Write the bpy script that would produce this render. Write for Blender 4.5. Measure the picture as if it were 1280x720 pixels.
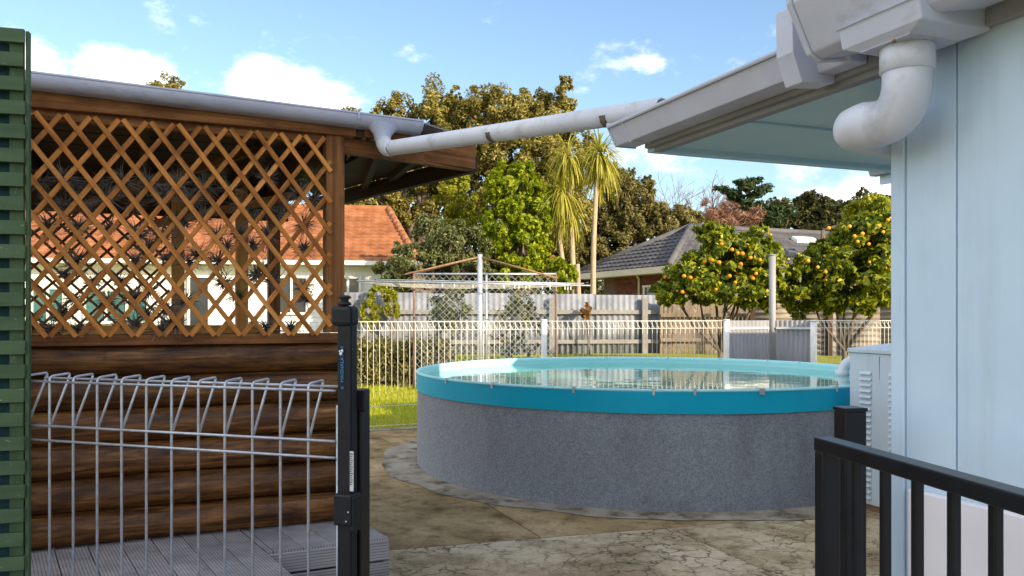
import bpy, math, random
import numpy as np
from mathutils import Vector, Matrix

for o in list(bpy.data.objects):
    bpy.data.objects.remove(o)
SC = bpy.context.scene
COL = SC.collection
R = math.radians

# ---------------------------------------------------------------- camera
F, HOR, CH = 1050.0, 395.0, 1.40          # focal length and horizon row in photo pixels, eye height
cam = bpy.data.cameras.new("camera")
cam.sensor_width = 36.0
cam.lens = 36.0 * F / 1280.0
cam.shift_y = (HOR - 360.0) / 1280.0
cam.clip_start = 0.05
cam.clip_end = 3000
camo = bpy.data.objects.new("camera", cam)
camo.location = (0, 0, CH)
camo.rotation_euler = (R(90), 0, 0)
COL.objects.link(camo)
SC.camera = camo

# ---------------------------------------------------------------- light
SUN_AZ, SUN_EL = 46.0, 20.0               # degrees from straight behind the camera towards +X, elevation
S = Vector((math.sin(R(SUN_AZ)) * math.cos(R(SUN_EL)), -math.cos(R(SUN_AZ)) * math.cos(R(SUN_EL)), math.sin(R(SUN_EL))))
sun = bpy.data.lights.new("sun", 'SUN')
sun.energy = 4.8
sun.angle = R(0.5)
sun.color = (1.0, 0.83, 0.60)
suno = bpy.data.objects.new("sun", sun)
suno.rotation_euler = S.to_track_quat('Z', 'Y').to_euler()
COL.objects.link(suno)

W = bpy.data.worlds.new("World")
SC.world = W
W.use_nodes = True
nt = W.node_tree
nt.nodes.clear()


def wn(t, **kw):
    n = nt.nodes.new(t)
    for k, v in kw.items():
        setattr(n, k, v)
    return n


def wm(op, a, b=None, c=None, clamp=False):
    n = wn('ShaderNodeMath', operation=op, use_clamp=clamp)
    for i, v in enumerate((a, b, c)):
        if v is None:
            continue
        if isinstance(v, (int, float)):
            n.inputs[i].default_value = v
        else:
            nt.links.new(v, n.inputs[i])
    return n.outputs[0]


sky = wn('ShaderNodeTexSky', sky_type='NISHITA', sun_disc=False)
sky.sun_elevation = R(SUN_EL)
sky.sun_rotation = math.atan2(S.x, S.y)
sky.air_density = 1.0
sky.dust_density = 1.0
sky.ozone_density = 2.2
tc = wn('ShaderNodeTexCoord')
sep = wn('ShaderNodeSeparateXYZ')
nt.links.new(tc.outputs['Generated'], sep.inputs[0])
az = wm('ARCTAN2', sep.outputs[0], sep.outputs[1])
el = wm('ARCSINE', sep.outputs[2])
mp = wn('ShaderNodeMapping')
mp.inputs['Scale'].default_value = (1, 1, 1.9)
nt.links.new(tc.outputs['Generated'], mp.inputs[0])
nz = wn('ShaderNodeTexNoise')
nz.inputs['Scale'].default_value = 9.0
nz.inputs['Detail'].default_value = 8.0
nz.inputs['Roughness'].default_value = 0.64
nt.links.new(mp.outputs[0], nz.inputs['Vector'])
nz2 = wn('ShaderNodeTexNoise')
nz2.inputs['Scale'].default_value = 2.6
nz2.inputs['Detail'].default_value = 3.0
nt.links.new(mp.outputs[0], nz2.inputs['Vector'])


def px_dir(u, v):
    d = Vector(((u - 640) / F, 1.0, (HOR - v) / F)).normalized()
    return math.atan2(d.x, d.y), math.asin(d.z)


acc = None
CL = [(15, 85, 55, 42, 1.0), (155, 95, 50, 32, 1.0), (340, 108, 72, 40, 1.05), (390, 130, 50, 24, .9), (510, 66, 30, 14, .42),
      (785, 84, 55, 16, .46), (840, 190, 110, 26, .45), (1085, 238, 60, 26, .8), (-250, 80, 200, 70, .9),
      (1500, 150, 220, 60, .8), (1000, 205, 200, 30, .35)]
for (u, v, ru, rv, amp) in CL:
    a0, e0 = px_dir(u, v)
    a1 = px_dir(u + ru, v)[0] - a0
    e1 = px_dir(u, v - rv)[1] - e0
    dx = wm('DIVIDE', wm('SUBTRACT', az, a0), a1)
    dy = wm('DIVIDE', wm('SUBTRACT', el, e0), e1)
    q = wm('ADD', wm('MULTIPLY', dx, dx), wm('MULTIPLY', dy, dy))
    g = wm('MULTIPLY', wm('POWER', 2.718, wm('MULTIPLY', q, -0.8)), amp)
    acc = g if acc is None else wm('MAXIMUM', acc, g)
back = wm('SUBTRACT', 1.0, wm('MULTIPLY_ADD', sep.outputs[1], 1.6, -0.4, clamp=True), clamp=True)
gen = wm('MULTIPLY', wm('MULTIPLY_ADD', nz2.outputs[0], 5.0, -2.15, clamp=True), back)  # extra clouds out of view, added to fill the shade with neutral light
acc = wm('MAXIMUM', acc, gen)
cm = wm('ADD', acc, wm('MULTIPLY_ADD', nz.outputs[0], 2.1, -1.10))
mr = wn('ShaderNodeMapRange', interpolation_type='SMOOTHSTEP')
mr.inputs['From Min'].default_value = 0.16
mr.inputs['From Max'].default_value = 0.92
nt.links.new(cm, mr.inputs['Value'])
mix = wn('ShaderNodeMixRGB')
mix.inputs['Color2'].default_value = (10.5, 10.3, 10.1, 1)
nt.links.new(mr.outputs[0], mix.inputs['Fac'])
nt.links.new(sky.outputs[0], mix.inputs['Color1'])
bg = wn('ShaderNodeBackground')
bg.inputs['Strength'].default_value = 0.145
nt.links.new(mix.outputs[0], bg.inputs['Color'])
wo = wn('ShaderNodeOutputWorld')
nt.links.new(bg.outputs[0], wo.inputs['Surface'])

SC.render.engine = 'CYCLES'
SC.view_settings.view_transform = 'Standard'
SC.view_settings.look = 'None'
SC.view_settings.gamma = 1.0
SC.view_settings.use_curve_mapping = False
SC.view_settings.exposure = 0.86
SC.cycles.max_bounces = 8
SC.cycles.transparent_max_bounces = 8

# ================================================================ helpers


def P(u, v, Y):
    """photo pixel at depth Y -> world point"""
    return Vector(((u - 640) / F * Y, Y, CH - (v - HOR) / F * Y))


def G(u, v, z=0.0):
    """photo pixel on the level z -> world point"""
    return P(u, v, F * (CH - z) / (v - HOR))


def on_plane(u, v, o, n):
    d = Vector(((u - 640) / F, 1.0, (HOR - v) / F))
    c = Vector((0, 0, CH))
    t = (Vector(o) - c).dot(n) / d.dot(n)
    return c + d * t


WM = {}


def link(o, parent=None, M=None):
    COL.objects.link(o)
    M = M or Matrix.Identity(4)
    WM[o.name] = M
    if parent is not None:
        o.parent = parent
        o.matrix_parent_inverse = Matrix.Identity(4)
        o.matrix_basis = WM[parent.name].inverted() @ M
    else:
        o.matrix_basis = M
    return o


def tag(o, label=None, cat=None, group=None, kind=None):
    if label:
        o['label'] = label
    if cat:
        o['category'] = cat
    if group:
        o['group'] = group
    if kind:
        o['kind'] = kind
    return o


def thing(name, loc, label, cat, group=None):
    o = bpy.data.objects.new(name, None)
    o.empty_display_size = .1
    link(o, None, Matrix.Translation(Vector(loc)))
    return tag(o, label, cat, group)


def mesh_np(name, verts, faces, smooth=False):
    me = bpy.data.meshes.new(name)
    me.from_pydata([tuple(v) for v in verts], [], [tuple(f) for f in faces])
    if smooth:
        me.polygons.foreach_set('use_smooth', [True] * len(me.polygons))
    me.update()
    return me


def add(name, me, mat, parent=None, M=None, bev=0):
    if mat is not None and len(me.materials) == 0:
        me.materials.append(mat)
    o = bpy.data.objects.new(name, me)
    link(o, parent, M)
    if bev:
        b = o.modifiers.new('bevel', 'BEVEL')
        b.width = bev
        b.segments = 2
        b.limit_method = 'ANGLE'
    return o


_cache = {}


def box_mesh(l, w, h, mat):
    k = (round(l, 3), round(w, 4), round(h, 4), mat.name)
    if k not in _cache:
        x, y, z = l / 2, w / 2, h / 2
        v = [(-x, -y, -z), (x, -y, -z), (x, y, -z), (-x, y, -z), (-x, -y, z), (x, -y, z), (x, y, z), (-x, y, z)]
        f = [(3, 2, 1, 0), (4, 5, 6, 7), (0, 1, 5, 4), (1, 2, 6, 5), (2, 3, 7, 6), (3, 0, 4, 7)]
        _cache[k] = mesh_np('box', v, f)
        _cache[k].materials.append(mat)
    return _cache[k]


def frame(x, up=(0, 0, 1)):
    x = Vector(x).normalized()
    up = Vector(up)
    y = up.cross(x)
    if y.length < 1e-6:
        y = Vector((0, 1, 0)).cross(x)
    y.normalize()
    z = x.cross(y)
    return Matrix((x, y, z)).transposed().to_4x4()


def beam(name, p0, p1, w, h, mat, parent=None, up=(0, 0, 1), bev=0.0):
    """bar with local X along its length, w across, h along up"""
    p0, p1 = Vector(p0), Vector(p1)
    M = Matrix.Translation((p0 + p1) / 2) @ frame(p1 - p0, up)
    return add(name, box_mesh((p1 - p0).length, w, h, mat), mat, parent, M, bev)


def tube_data(pts, rad, n=12, caps=True):
    pts = [Vector(p) for p in pts]
    if not hasattr(rad, '__len__'):
        rad = [rad] * len(pts)
    V, Fc = [], []
    t = (pts[1] - pts[0]).normalized()
    ref = Vector((0, 0, 1)) if abs(t.z) < .9 else Vector((1, 0, 0))
    a = t.cross(ref).normalized()
    for i, p in enumerate(pts):
        if i == 0:
            t = (pts[1] - pts[0]).normalized()
        elif i == len(pts) - 1:
            t = (pts[-1] - pts[-2]).normalized()
        else:
            t = ((pts[i + 1] - p).normalized() + (p - pts[i - 1]).normalized()).normalized()
        a = (a - t * a.dot(t)).normalized()
        b = t.cross(a)
        for k in range(n):
            c = 2 * math.pi * k / n
            V.append(p + (a * math.cos(c) + b * math.sin(c)) * rad[i])
    for i in range(len(pts) - 1):
        for k in range(n):
            k2 = (k + 1) % n
            Fc.append((i * n + k, i * n + k2, (i + 1) * n + k2, (i + 1) * n + k))
    if caps:
        Fc.append(tuple(range(n - 1, -1, -1)))
        Fc.append(tuple((len(pts) - 1) * n + k for k in range(n)))
    return V, Fc


def merge(parts):
    V, Fc = [], []
    for v, f in parts:
        o = len(V)
        V += [Vector(p) for p in v]
        Fc += [tuple(i + o for i in q) for q in f]
    return V, Fc


def tube(name, pts, rad, mat, parent=None, n=12, smooth=True, caps=True):
    v, f = tube_data(pts, rad, n, caps)
    o = Vector(pts[0])
    me = mesh_np(name, [p - o for p in v], f, smooth)
    return add(name, me, mat, parent, Matrix.Translation(o))


def poly(name, V, Fc, mat, parent=None, smooth=False, bev=0, origin=None):
    V = [Vector(p) for p in V]
    o = Vector(origin) if origin is not None else V[0]
    me = mesh_np(name, [p - o for p in V], Fc, smooth)
    return add(name, me, mat, parent, Matrix.Translation(o), bev)


def prism_data(pts, z0, z1):
    n = len(pts)
    V = [Vector((p[0], p[1], z0)) for p in pts] + [Vector((p[0], p[1], z1)) for p in pts]
    Fc = [tuple(range(n - 1, -1, -1)), tuple(range(n, 2 * n))] + [(i, (i + 1) % n, n + (i + 1) % n, n + i) for i in range(n)]
    return V, Fc


def prism(name, pts, z0, z1, mat, parent=None, bev=0):
    v, f = prism_data(pts, z0, z1)
    return poly(name, v, f, mat, parent, False, bev)


def extrude_profile(name, prof, p0, p1, side, mat, parent=None, smooth=False, bev=0, closed=True, thick=0):
    """prof: (offset along side, z) pairs swept from p0 to p1"""
    side = Vector(side)
    n = len(prof)
    V = []
    for p in (Vector(p0), Vector(p1)):
        for (a, z) in prof:
            V.append(p + side * a + Vector((0, 0, z)))
    m = n if closed else n - 1
    Fc = [(i, (i + 1) % n, n + (i + 1) % n, n + i) for i in range(m)]
    if closed:
        Fc += [tuple(range(n - 1, -1, -1)), tuple(range(n, 2 * n))]
    o = poly(name, V, Fc, mat, parent, smooth, bev)
    if thick:
        s = o.modifiers.new('solid', 'SOLIDIFY')
        s.thickness = thick
        s.offset = 0
    return o


def arc(p, c, q, n=6):
    """points of a smooth bend from p to q with control c"""
    p, c, q = Vector(p), Vector(c), Vector(q)
    return [(1 - t) ** 2 * p + 2 * t * (1 - t) * c + t * t * q for t in [i / n for i in range(n + 1)]]


# ---------------------------------------------------------------- materials
MAT = {}


def mat(name, cols, scale=(4, 4, 4), detail=4, rough=.6, bump=0.0, bscale=None, spec=.4, metal=0.0, rnd=.0, lo=.3, hi=.7,
        extra=None, distort=0.0, coord='Object', bdist=.01):
    m = bpy.data.materials.new(name)
    m.use_nodes = True
    n, l = m.node_tree.nodes, m.node_tree.links
    b = n['Principled BSDF']
    b.inputs['Roughness'].default_value = rough
    b.inputs['Specular IOR Level'].default_value = spec
    b.inputs['Metallic'].default_value = metal
    t = n.new('ShaderNodeTexCoord')
    mp = n.new('ShaderNodeMapping')
    mp.inputs['Scale'].default_value = scale
    l.new(t.outputs[coord], mp.inputs[0])
    oi = n.new('ShaderNodeObjectInfo')
    off = n.new('ShaderNodeVectorMath')
    off.operation = 'MULTIPLY_ADD'
    off.inputs[1].default_value = (17, 31, 23)
    l.new(oi.outputs['Random'], off.inputs[0])
    l.new(mp.outputs[0], off.inputs[2])
    nz = n.new('ShaderNodeTexNoise')
    nz.inputs['Scale'].default_value = 1
    nz.inputs['Detail'].default_value = detail
    nz.inputs['Roughness'].default_value = .62
    nz.inputs['Distortion'].default_value = distort
    l.new(off.outputs[0], nz.inputs['Vector'])
    rp = n.new('ShaderNodeValToRGB')
    e = rp.color_ramp.elements
    k = len(cols)
    e[0].position, e[0].color = lo, (*cols[0], 1)
    e[1].position, e[1].color = hi, (*cols[-1], 1)
    for i in range(1, k - 1):
        x = e.new(lo + (hi - lo) * i / (k - 1))
        x.color = (*cols[i], 1)
    l.new(nz.outputs[0], rp.inputs[0])
    out = rp.outputs[0]
    if rnd:
        hsv = n.new('ShaderNodeHueSaturation')
        mm = n.new('ShaderNodeMapRange')
        mm.inputs['To Min'].default_value = 1 - rnd
        mm.inputs['To Max'].default_value = 1 + rnd
        l.new(oi.outputs['Random'], mm.inputs[0])
        l.new(mm.outputs[0], hsv.inputs['Value'])
        l.new(out, hsv.inputs['Color'])
        out = hsv.outputs[0]
    ctx = dict(m=m, n=n, l=l, b=b, t=t, nz=nz, off=off, col=out, rp=rp)
    if extra:
        r = extra(ctx)
        if r is not None:
            out = r
    l.new(out, b.inputs['Base Color'])
    if bump:
        bp = n.new('ShaderNodeBump')
        bp.inputs['Strength'].default_value = bump
        bp.inputs['Distance'].default_value = bdist
        if bscale:
            mp2 = n.new('ShaderNodeMapping')
            mp2.inputs['Scale'].default_value = bscale
            l.new(t.outputs[coord], mp2.inputs[0])
            n2 = n.new('ShaderNodeTexNoise')
            n2.inputs['Scale'].default_value = 1
            n2.inputs['Detail'].default_value = 5
            l.new(mp2.outputs[0], n2.inputs['Vector'])
            l.new(n2.outputs[0], bp.inputs['Height'])
        else:
            l.new(nz.outputs[0], bp.inputs['Height'])
        l.new(bp.outputs[0], b.inputs['Normal'])
    MAT[name] = m
    return m


def mul_noise(c, scale, lo, hi, dark, coord='Object', detail=5):
    """multiply the colour by blotches of the given darkness"""
    n, l = c['n'], c['l']
    mp = n.new('ShaderNodeMapping')
    mp.inputs['Scale'].default_value = scale
    l.new(c['t'].outputs[coord], mp.inputs[0])
    z = n.new('ShaderNodeTexNoise')
    z.inputs['Scale'].default_value = 1
    z.inputs['Detail'].default_value = detail
    z.inputs['Roughness'].default_value = .65
    l.new(mp.outputs[0], z.inputs['Vector'])
    mr = n.new('ShaderNodeMapRange')
    mr.inputs['From Min'].default_value = lo
    mr.inputs['From Max'].default_value = hi
    l.new(z.outputs[0], mr.inputs[0])
    x = n.new('ShaderNodeMixRGB')
    x.blend_type = 'MULTIPLY'
    x.inputs['Color2'].default_value = (*dark, 1)
    l.new(mr.outputs[0], x.inputs['Fac'])
    l.new(c['col'], x.inputs['Color1'])
    c['col'] = x.outputs[0]
    return x.outputs[0]


def cracks(c, scale, width, dark, distort=.25, fade=(.35, .6)):
    n, l = c['n'], c['l']
    z = n.new('ShaderNodeTexNoise')
    z.inputs['Scale'].default_value = scale * 1.3
    z.inputs['Detail'].default_value = 4
    l.new(c['t'].outputs['Object'], z.inputs['Vector'])
    mx = n.new('ShaderNodeVectorMath')
    mx.operation = 'MULTIPLY_ADD'
    mx.inputs[1].default_value = (distort, distort, distort)
    l.new(z.outputs['Color'], mx.inputs[0])
    l.new(c['t'].outputs['Object'], mx.inputs[2])
    v = n.new('ShaderNodeTexVoronoi')
    v.feature = 'DISTANCE_TO_EDGE'
    v.inputs['Scale'].default_value = scale
    l.new(mx.outputs[0], v.inputs['Vector'])
    mr = n.new('ShaderNodeMapRange')
    mr.inputs['From Min'].default_value = width
    mr.inputs['From Max'].default_value = 0
    l.new(v.outputs['Distance'], mr.inputs[0])
    z2 = n.new('ShaderNodeTexNoise')
    z2.inputs['Scale'].default_value = .9
    z2.inputs['Detail'].default_value = 4
    l.new(c['t'].outputs['Object'], z2.inputs['Vector'])
    m2 = n.new('ShaderNodeMapRange')
    m2.inputs['From Min'].default_value = fade[0]
    m2.inputs['From Max'].default_value = fade[1]
    l.new(z2.outputs[0], m2.inputs[0])
    mu = n.new('ShaderNodeMath')
    mu.operation = 'MULTIPLY'
    l.new(mr.outputs[0], mu.inputs[0])
    l.new(m2.outputs[0], mu.inputs[1])
    x = n.new('ShaderNodeMixRGB')
    x.inputs['Color2'].default_value = (*dark, 1)
    l.new(mu.outputs[0], x.inputs['Fac'])
    l.new(c['col'], x.inputs['Color1'])
    c['col'] = x.outputs[0]
    return x.outputs[0]




def peel(c):
    n, l = c['n'], c['l']
    mp = n.new('ShaderNodeMapping')
    mp.inputs['Scale'].default_value = (22, 60, 60)
    l.new(c['off'].outputs[0], mp.inputs[0])
    mp.inputs['Scale'].default_value = (9, 4, 4)
    z = n.new('ShaderNodeTexNoise')
    z.inputs['Scale'].default_value = 1
    z.inputs['Detail'].default_value = 6
    z.inputs['Roughness'].default_value = .75
    l.new(mp.outputs[0], z.inputs['Vector'])
    mr = n.new('ShaderNodeMapRange')
    mr.inputs['From Min'].default_value = .63
    mr.inputs['From Max'].default_value = .69
    l.new(z.outputs[0], mr.inputs[0])
    x = n.new('ShaderNodeMixRGB')
    x.inputs['Color2'].default_value = (.26, .27, .24, 1)
    l.new(mr.outputs[0], x.inputs['Fac'])
    l.new(c['col'], x.inputs['Color1'])
    c['col'] = x.outputs[0]
    return x.outputs[0]


WOODX = (1.2, 26, 26)
mat('lattice_wood', [(.24, .080, .016), (.44, .17, .034), (.60, .27, .07)], WOODX, rough=.7, bump=.25, rnd=.22, spec=.25,
    extra=lambda c: mul_noise(c, (5, 14, 14), .5, .72, (.5, .42, .36)))
mat('frame_wood', [(.10, .036, .011), (.21, .085, .025), (.32, .145, .048)], (1.2, 44, 44), detail=8, rough=.7, bump=.3, rnd=.15, spec=.25,
    extra=lambda c: mul_noise(c, (2.5, 7, 7), .48, .70, (.36, .30, .27)))
mat('log_wood', [(.030, .010, .003), (.10, .038, .009), (.20, .084, .020), (.36, .17, .05)], (2.6, 34, 34), detail=10, rough=.55, bump=.35, lo=.32, hi=.72, distort=.9, rnd=.18, spec=.35,
    extra=lambda c: (mul_noise(c, (3, 9, 9), .46, .70, (.30, .25, .22)), mul_noise(c, (14, 22, 22), .56, .70, (.35, .3, .28)))[1])
mat('dark_wood', [(.03, .016, .01), (.06, .03, .016)], WOODX, rough=.8, rnd=.2)
mat('yellow_wood', [(.42, .19, .04), (.62, .32, .08)], WOODX, rough=.7, bump=.2, rnd=.1)
mat('green_paint', [(.026, .058, .024), (.042, .085, .036), (.062, .105, .048)], (2, 12, 12), rough=.65, bump=.25, rnd=.14,
    extra=lambda c: peel(c))
mat('shade_cloth', [(.005, .03, .035), (.012, .055, .065)], (60, 60, 60), rough=.9)
mat('galvanised', [(.36, .39, .45), (.54, .57, .63)], (30, 30, 30), rough=.42, metal=.55, spec=.5, rnd=.06, bump=.1)
mat('black_metal', [(.005, .005, .007), (.009, .010, .013)], (20, 20, 20), rough=.32, spec=.35)
mat('black_plastic', [(.006, .007, .010), (.010, .012, .017)], (30, 30, 30), rough=.45, spec=.3)
mat('deck_board', [(.19, .185, .195), (.27, .26, .27), (.34, .33, .34)], (1.0, 14, 14), rough=.75, rnd=.10, spec=.25,
    extra=lambda c: mul_noise(c, (2.2, 3, 3), .42, .75, (.6, .56, .55)))
mat('pvc', [(.58, .60, .68), (.67, .69, .75)], (5, 5, 5), rough=.4, spec=.45, extra=lambda c: mul_noise(c, (8, 8, 8), .55, .8, (.6, .58, .55)))
mat('gutter_metal', [(.38, .41, .54), (.48, .51, .64)], (3, 3, 3), rough=.42, spec=.5, extra=lambda c: mul_noise(c, (5, 5, 18), .56, .8, (.62, .6, .58)))
mat('gutter_white', [(.50, .52, .61), (.60, .62, .70)], (4, 4, 4), rough=.45, spec=.4, extra=lambda c: mul_noise(c, (9, 9, 22), .58, .8, (.68, .66, .63)))
mat('pipe_tape', [(.06, .045, .035), (.22, .19, .16)], (60, 60, 60), rough=.8)
mat('wall_paint', [(.53, .67, .80), (.59, .73, .86)], (3, 3, 5), rough=.5, spec=.35, bump=.10, bscale=(40, 40, 9), extra=lambda c: (mul_noise(c, (16, 16, 1.2), .5, .85, (.84, .84, .82)), mul_noise(c, (2.5, 2.5, 2.0), .5, .8, (.88, .90, .90)))[1])
mat('soffit_paint', [(.50, .74, .84), (.56, .79, .88)], (3, 3, 3), rough=.5, bump=.04, bscale=(50, 50, 50))
mat('fascia_paint', [(.24, .245, .26), (.33, .335, .35)], (3, 3, 3), rough=.6)
mat('dado_white', [(.80, .76, .80), (.85, .81, .85)], (2, 2, 6), rough=.55)
mat('house_roof', [(.20, .20, .21), (.27, .27, .28)], (3, 3, 3), rough=.5, metal=.3)
mat('old_iron', [(.035, .03, .028), (.07, .06, .055)], (6, 6, 6), rough=.5, metal=.4)
mat('cabinet_white', [(.54, .62, .68), (.62, .69, .75)], (3, 3, 3), rough=.45, extra=lambda c: mul_noise(c, (14, 14, 2), .6, .78, (.62, .5, .34)))
mat('rust', [(.16, .08, .035), (.32, .19, .10)], (30, 30, 30), rough=.85)
mat('white_metal', [(.66, .64, .58), (.80, .78, .73)], (8, 8, 8), rough=.5, rnd=.05)
mat('teal_liner', [(.006, .41, .60), (.008, .46, .67)], (2, 2, 2), rough=.5, spec=.2, bump=.12, bscale=(6, 6, 14))
mat('liner_inside', [(.34, .72, .76), (.42, .77, .80)], (1.5, 1.5, 1.5), rough=.45, spec=.4)
mat('clip_steel', [(.55, .55, .55), (.7, .7, .7)], (20, 20, 20), rough=.35, metal=.5)


def pool_extra(c):
    n, l = c['n'], c['l']
    v = n.new('ShaderNodeTexVoronoi')
    v.inputs['Scale'].default_value = 85
    l.new(c['t'].outputs['Object'], v.inputs['Vector'])
    mr = n.new('ShaderNodeMapRange')
    mr.inputs['From Min'].default_value = .1
    mr.inputs['From Max'].default_value = .6
    mr.inputs['To Min'].default_value = .72
    mr.inputs['To Max'].default_value = 1.25
    l.new(v.outputs['Distance'], mr.inputs[0])
    x = n.new('ShaderNodeMixRGB')
    x.blend_type = 'MULTIPLY'
    x.inputs['Fac'].default_value = 1
    l.new(c['col'], x.inputs['Color1'])
    l.new(mr.outputs[0], x.inputs['Color2'])
    c['col'] = x.outputs[0]
    mul_noise(c, (2.5, 2.5, 1.2), .5, .8, (.72, .70, .68))
    return c['col']


mat('pool_wall', [(.23, .24, .265), (.30, .315, .345)], (30, 30, 30), rough=.8, spec=.2, bump=.5, bscale=(75, 75, 75), extra=pool_extra, bdist=.006)
mat('concrete_clean', [(.38, .285, .17), (.56, .45, .29), (.70, .58, .41)], (1.4, 1.4, 1.4), detail=7, rough=.85, spec=.2, bump=.3,
    bscale=(40, 40, 40), extra=lambda c: cracks((mul_noise(c, (1.6, 1.6, 1.6), .46, .64, (.50, .47, .36)), mul_noise(c, (8, 8, 8), .5, .70, (.52, .48, .40)), mul_noise(c, (45, 45, 45), .5, .8, (.55, .52, .46)), c)[-1], 6.0, .05, (.085, .062, .036), .22, (.36, .50)))
mat('concrete_stained', [(.24, .155, .065), (.42, .29, .14), (.58, .43, .24)], (1.6, 1.6, 1.6), detail=7, rough=.85, spec=.2, bump=.3,
    bscale=(45, 45, 45), extra=lambda c: (mul_noise(c, (1.1, 1.1, 1.1), .46, .68, (.55, .55, .46)), mul_noise(c, (7, 7, 7), .48, .70, (.45, .43, .36)), mul_noise(c, (40, 40, 40), .5, .8, (.5, .48, .42)))[2])
mat('concrete_pad', [(.24, .20, .145), (.36, .31, .24), (.47, .415, .34)], (3.4, 3.4, 3.4), detail=8, rough=.85, spec=.2, bump=.3,
    bscale=(45, 45, 45), extra=lambda c: mul_noise(c, (4.5, 4.5, 4.5), .5, .66, (.30, .27, .21)))
mat('joint_dirt', [(.02, .017, .012), (.04, .032, .02)], (8, 8, 8), rough=.95)
mat('lawn_soil', [(.15, .155, .015), (.24, .235, .025), (.32, .28, .05)], (.8, .8, .8), detail=8, rough=.95, spec=.1)
mat('tile_orange', [(.22, .075, .026), (.31, .115, .042), (.40, .175, .08)], (2.2, 2.2, 2.2), detail=7, rough=.75, rnd=.05,
    extra=lambda c: mul_noise(c, (.7, .7, .7), .5, .75, (.72, .66, .6)))
mat('tile_grey', [(.050, .050, .058), (.085, .083, .088), (.12, .115, .12)], (1.6, 1.6, 1.6), detail=7, rough=.7)
mat('cream_paint', [(.66, .60, .50), (.74, .68, .58)], (2, 2, 2), rough=.6)
mat('white_paint', [(.70, .69, .66), (.80, .79, .76)], (2, 2, 2), rough=.55)
mat('peach_wall', [(.64, .44, .30), (.70, .50, .35)], (2, 2, 2), rough=.7)
mat('window_glass', [(.03, .10, .10), (.05, .14, .14)], (2, 2, 2), rough=.05, spec=.6)
mat('dark_glass', [(.02, .024, .028), (.03, .035, .04)], (2, 2, 2), rough=.05, spec=.6)
mat('fence_cement', [(.14, .15, .175), (.22, .235, .265), (.31, .32, .34)], (1.2, 1.2, 1.8), detail=8, rough=.85, rnd=.10, spec=.2,
    extra=lambda c: mul_noise(c, (3, 3, 1.3), .5, .72, (.5, .47, .44)))
mat('fence_timber', [(.10, .075, .05), (.18, .14, .10), (.25, .20, .15)], (14, 14, 1.2), detail=6, rough=.85, rnd=.15)
mat('fence_iron', [(.10, .08, .06), (.19, .16, .13), (.28, .25, .21)], (2.5, 2.5, 2.5), detail=8, rough=.75, rnd=.1)
mat('panel_white', [(.24, .24, .25), (.31, .305, .31)], (3, 3, 1.5), rough=.6)
mat('concrete_post', [(.18, .17, .16), (.28, .265, .25)], (6, 6, 6), rough=.9)
mat('brick_red', [(.13, .042, .028), (.20, .068, .042)], (3, 3, 3), rough=.85, rnd=.25)
mat('mortar', [(.12, .09, .075), (.16, .125, .105)], (5, 5, 5), rough=.9)
mat('bark', [(.08, .058, .04), (.17, .13, .09)], (8, 8, 2), rough=.9, bump=.4)
mat('pale_bark', [(.30, .22, .14), (.46, .36, .25)], (14, 14, 5), rough=.9, bump=.3)
mat('twig', [(.13, .085, .075), (.22, .15, .13)], (4, 4, 4), rough=.9)
mat('orange_peel', [(.78, .20, .008), (.86, .30, .012)], (6, 6, 6), rough=.45, rnd=.12)
mat('lemon_peel', [(.80, .30, .012), (.86, .42, .025)], (6, 6, 6), rough=.45, rnd=.1)
mat('label_white', [(.5, .5, .5), (.6, .6, .6)], (30, 400, 400), rough=.5, lo=.45, hi=.55)
mat('print_dark', [(.05, .05, .05), (.07, .07, .07)], rough=.6)
mat('print_blue', [(.02, .20, .48), (.03, .26, .56)], rough=.5)
mat('screw', [(.4, .4, .42), (.5, .5, .52)], rough=.3, metal=.9)

w = bpy.data.materials.new('pool_water')
w.use_nodes = True
b = w.node_tree.nodes['Principled BSDF']
b.inputs['Base Color'].default_value = (.12, .42, .33, 1)
b.inputs['Roughness'].default_value = .03
b.inputs['IOR'].default_value = 1.33
n_, l_ = w.node_tree.nodes, w.node_tree.links
t_ = n_.new('ShaderNodeTexCoord')
z_ = n_.new('ShaderNodeTexNoise')
z_.inputs['Scale'].default_value = 3.0
z_.inputs['Detail'].default_value = 2
bp_ = n_.new('ShaderNodeBump')
bp_.inputs['Strength'].default_value = .10
bp_.inputs['Distance'].default_value = .03
l_.new(t_.outputs['Object'], z_.inputs['Vector'])
l_.new(z_.outputs[0], bp_.inputs['Height'])
l_.new(bp_.outputs[0], b.inputs['Normal'])
MAT['pool_water'] = w


def leaf_mat(name, cols, trans=.35, rough=.55, spec=.25):
    m = bpy.data.materials.new(name)
    m.use_nodes = True
    n, l = m.node_tree.nodes, m.node_tree.links
    b = n['Principled BSDF']
    b.inputs['Roughness'].default_value = rough
    b.inputs['Specular IOR Level'].default_value = spec
    g = n.new('ShaderNodeNewGeometry')
    rp = n.new('ShaderNodeValToRGB')
    e = rp.color_ramp.elements
    e[0].color = (*cols[0], 1)
    e[1].color = (*cols[-1], 1)
    for i in range(1, len(cols) - 1):
        x = e.new(i / (len(cols) - 1))
        x.color = (*cols[i], 1)
    l.new(g.outputs['Random Per Island'], rp.inputs[0])
    l.new(rp.outputs[0], b.inputs['Base Color'])
    tr = n.new('ShaderNodeBsdfTranslucent')
    l.new(rp.outputs[0], tr.inputs['Color'])
    mx = n.new('ShaderNodeMixShader')
    mx.inputs[0].default_value = trans
    l.new(b.outputs[0], mx.inputs[1])
    l.new(tr.outputs[0], mx.inputs[2])
    l.new(mx.outputs[0], n['Material Output'].inputs['Surface'])
    MAT[name] = m


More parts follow.
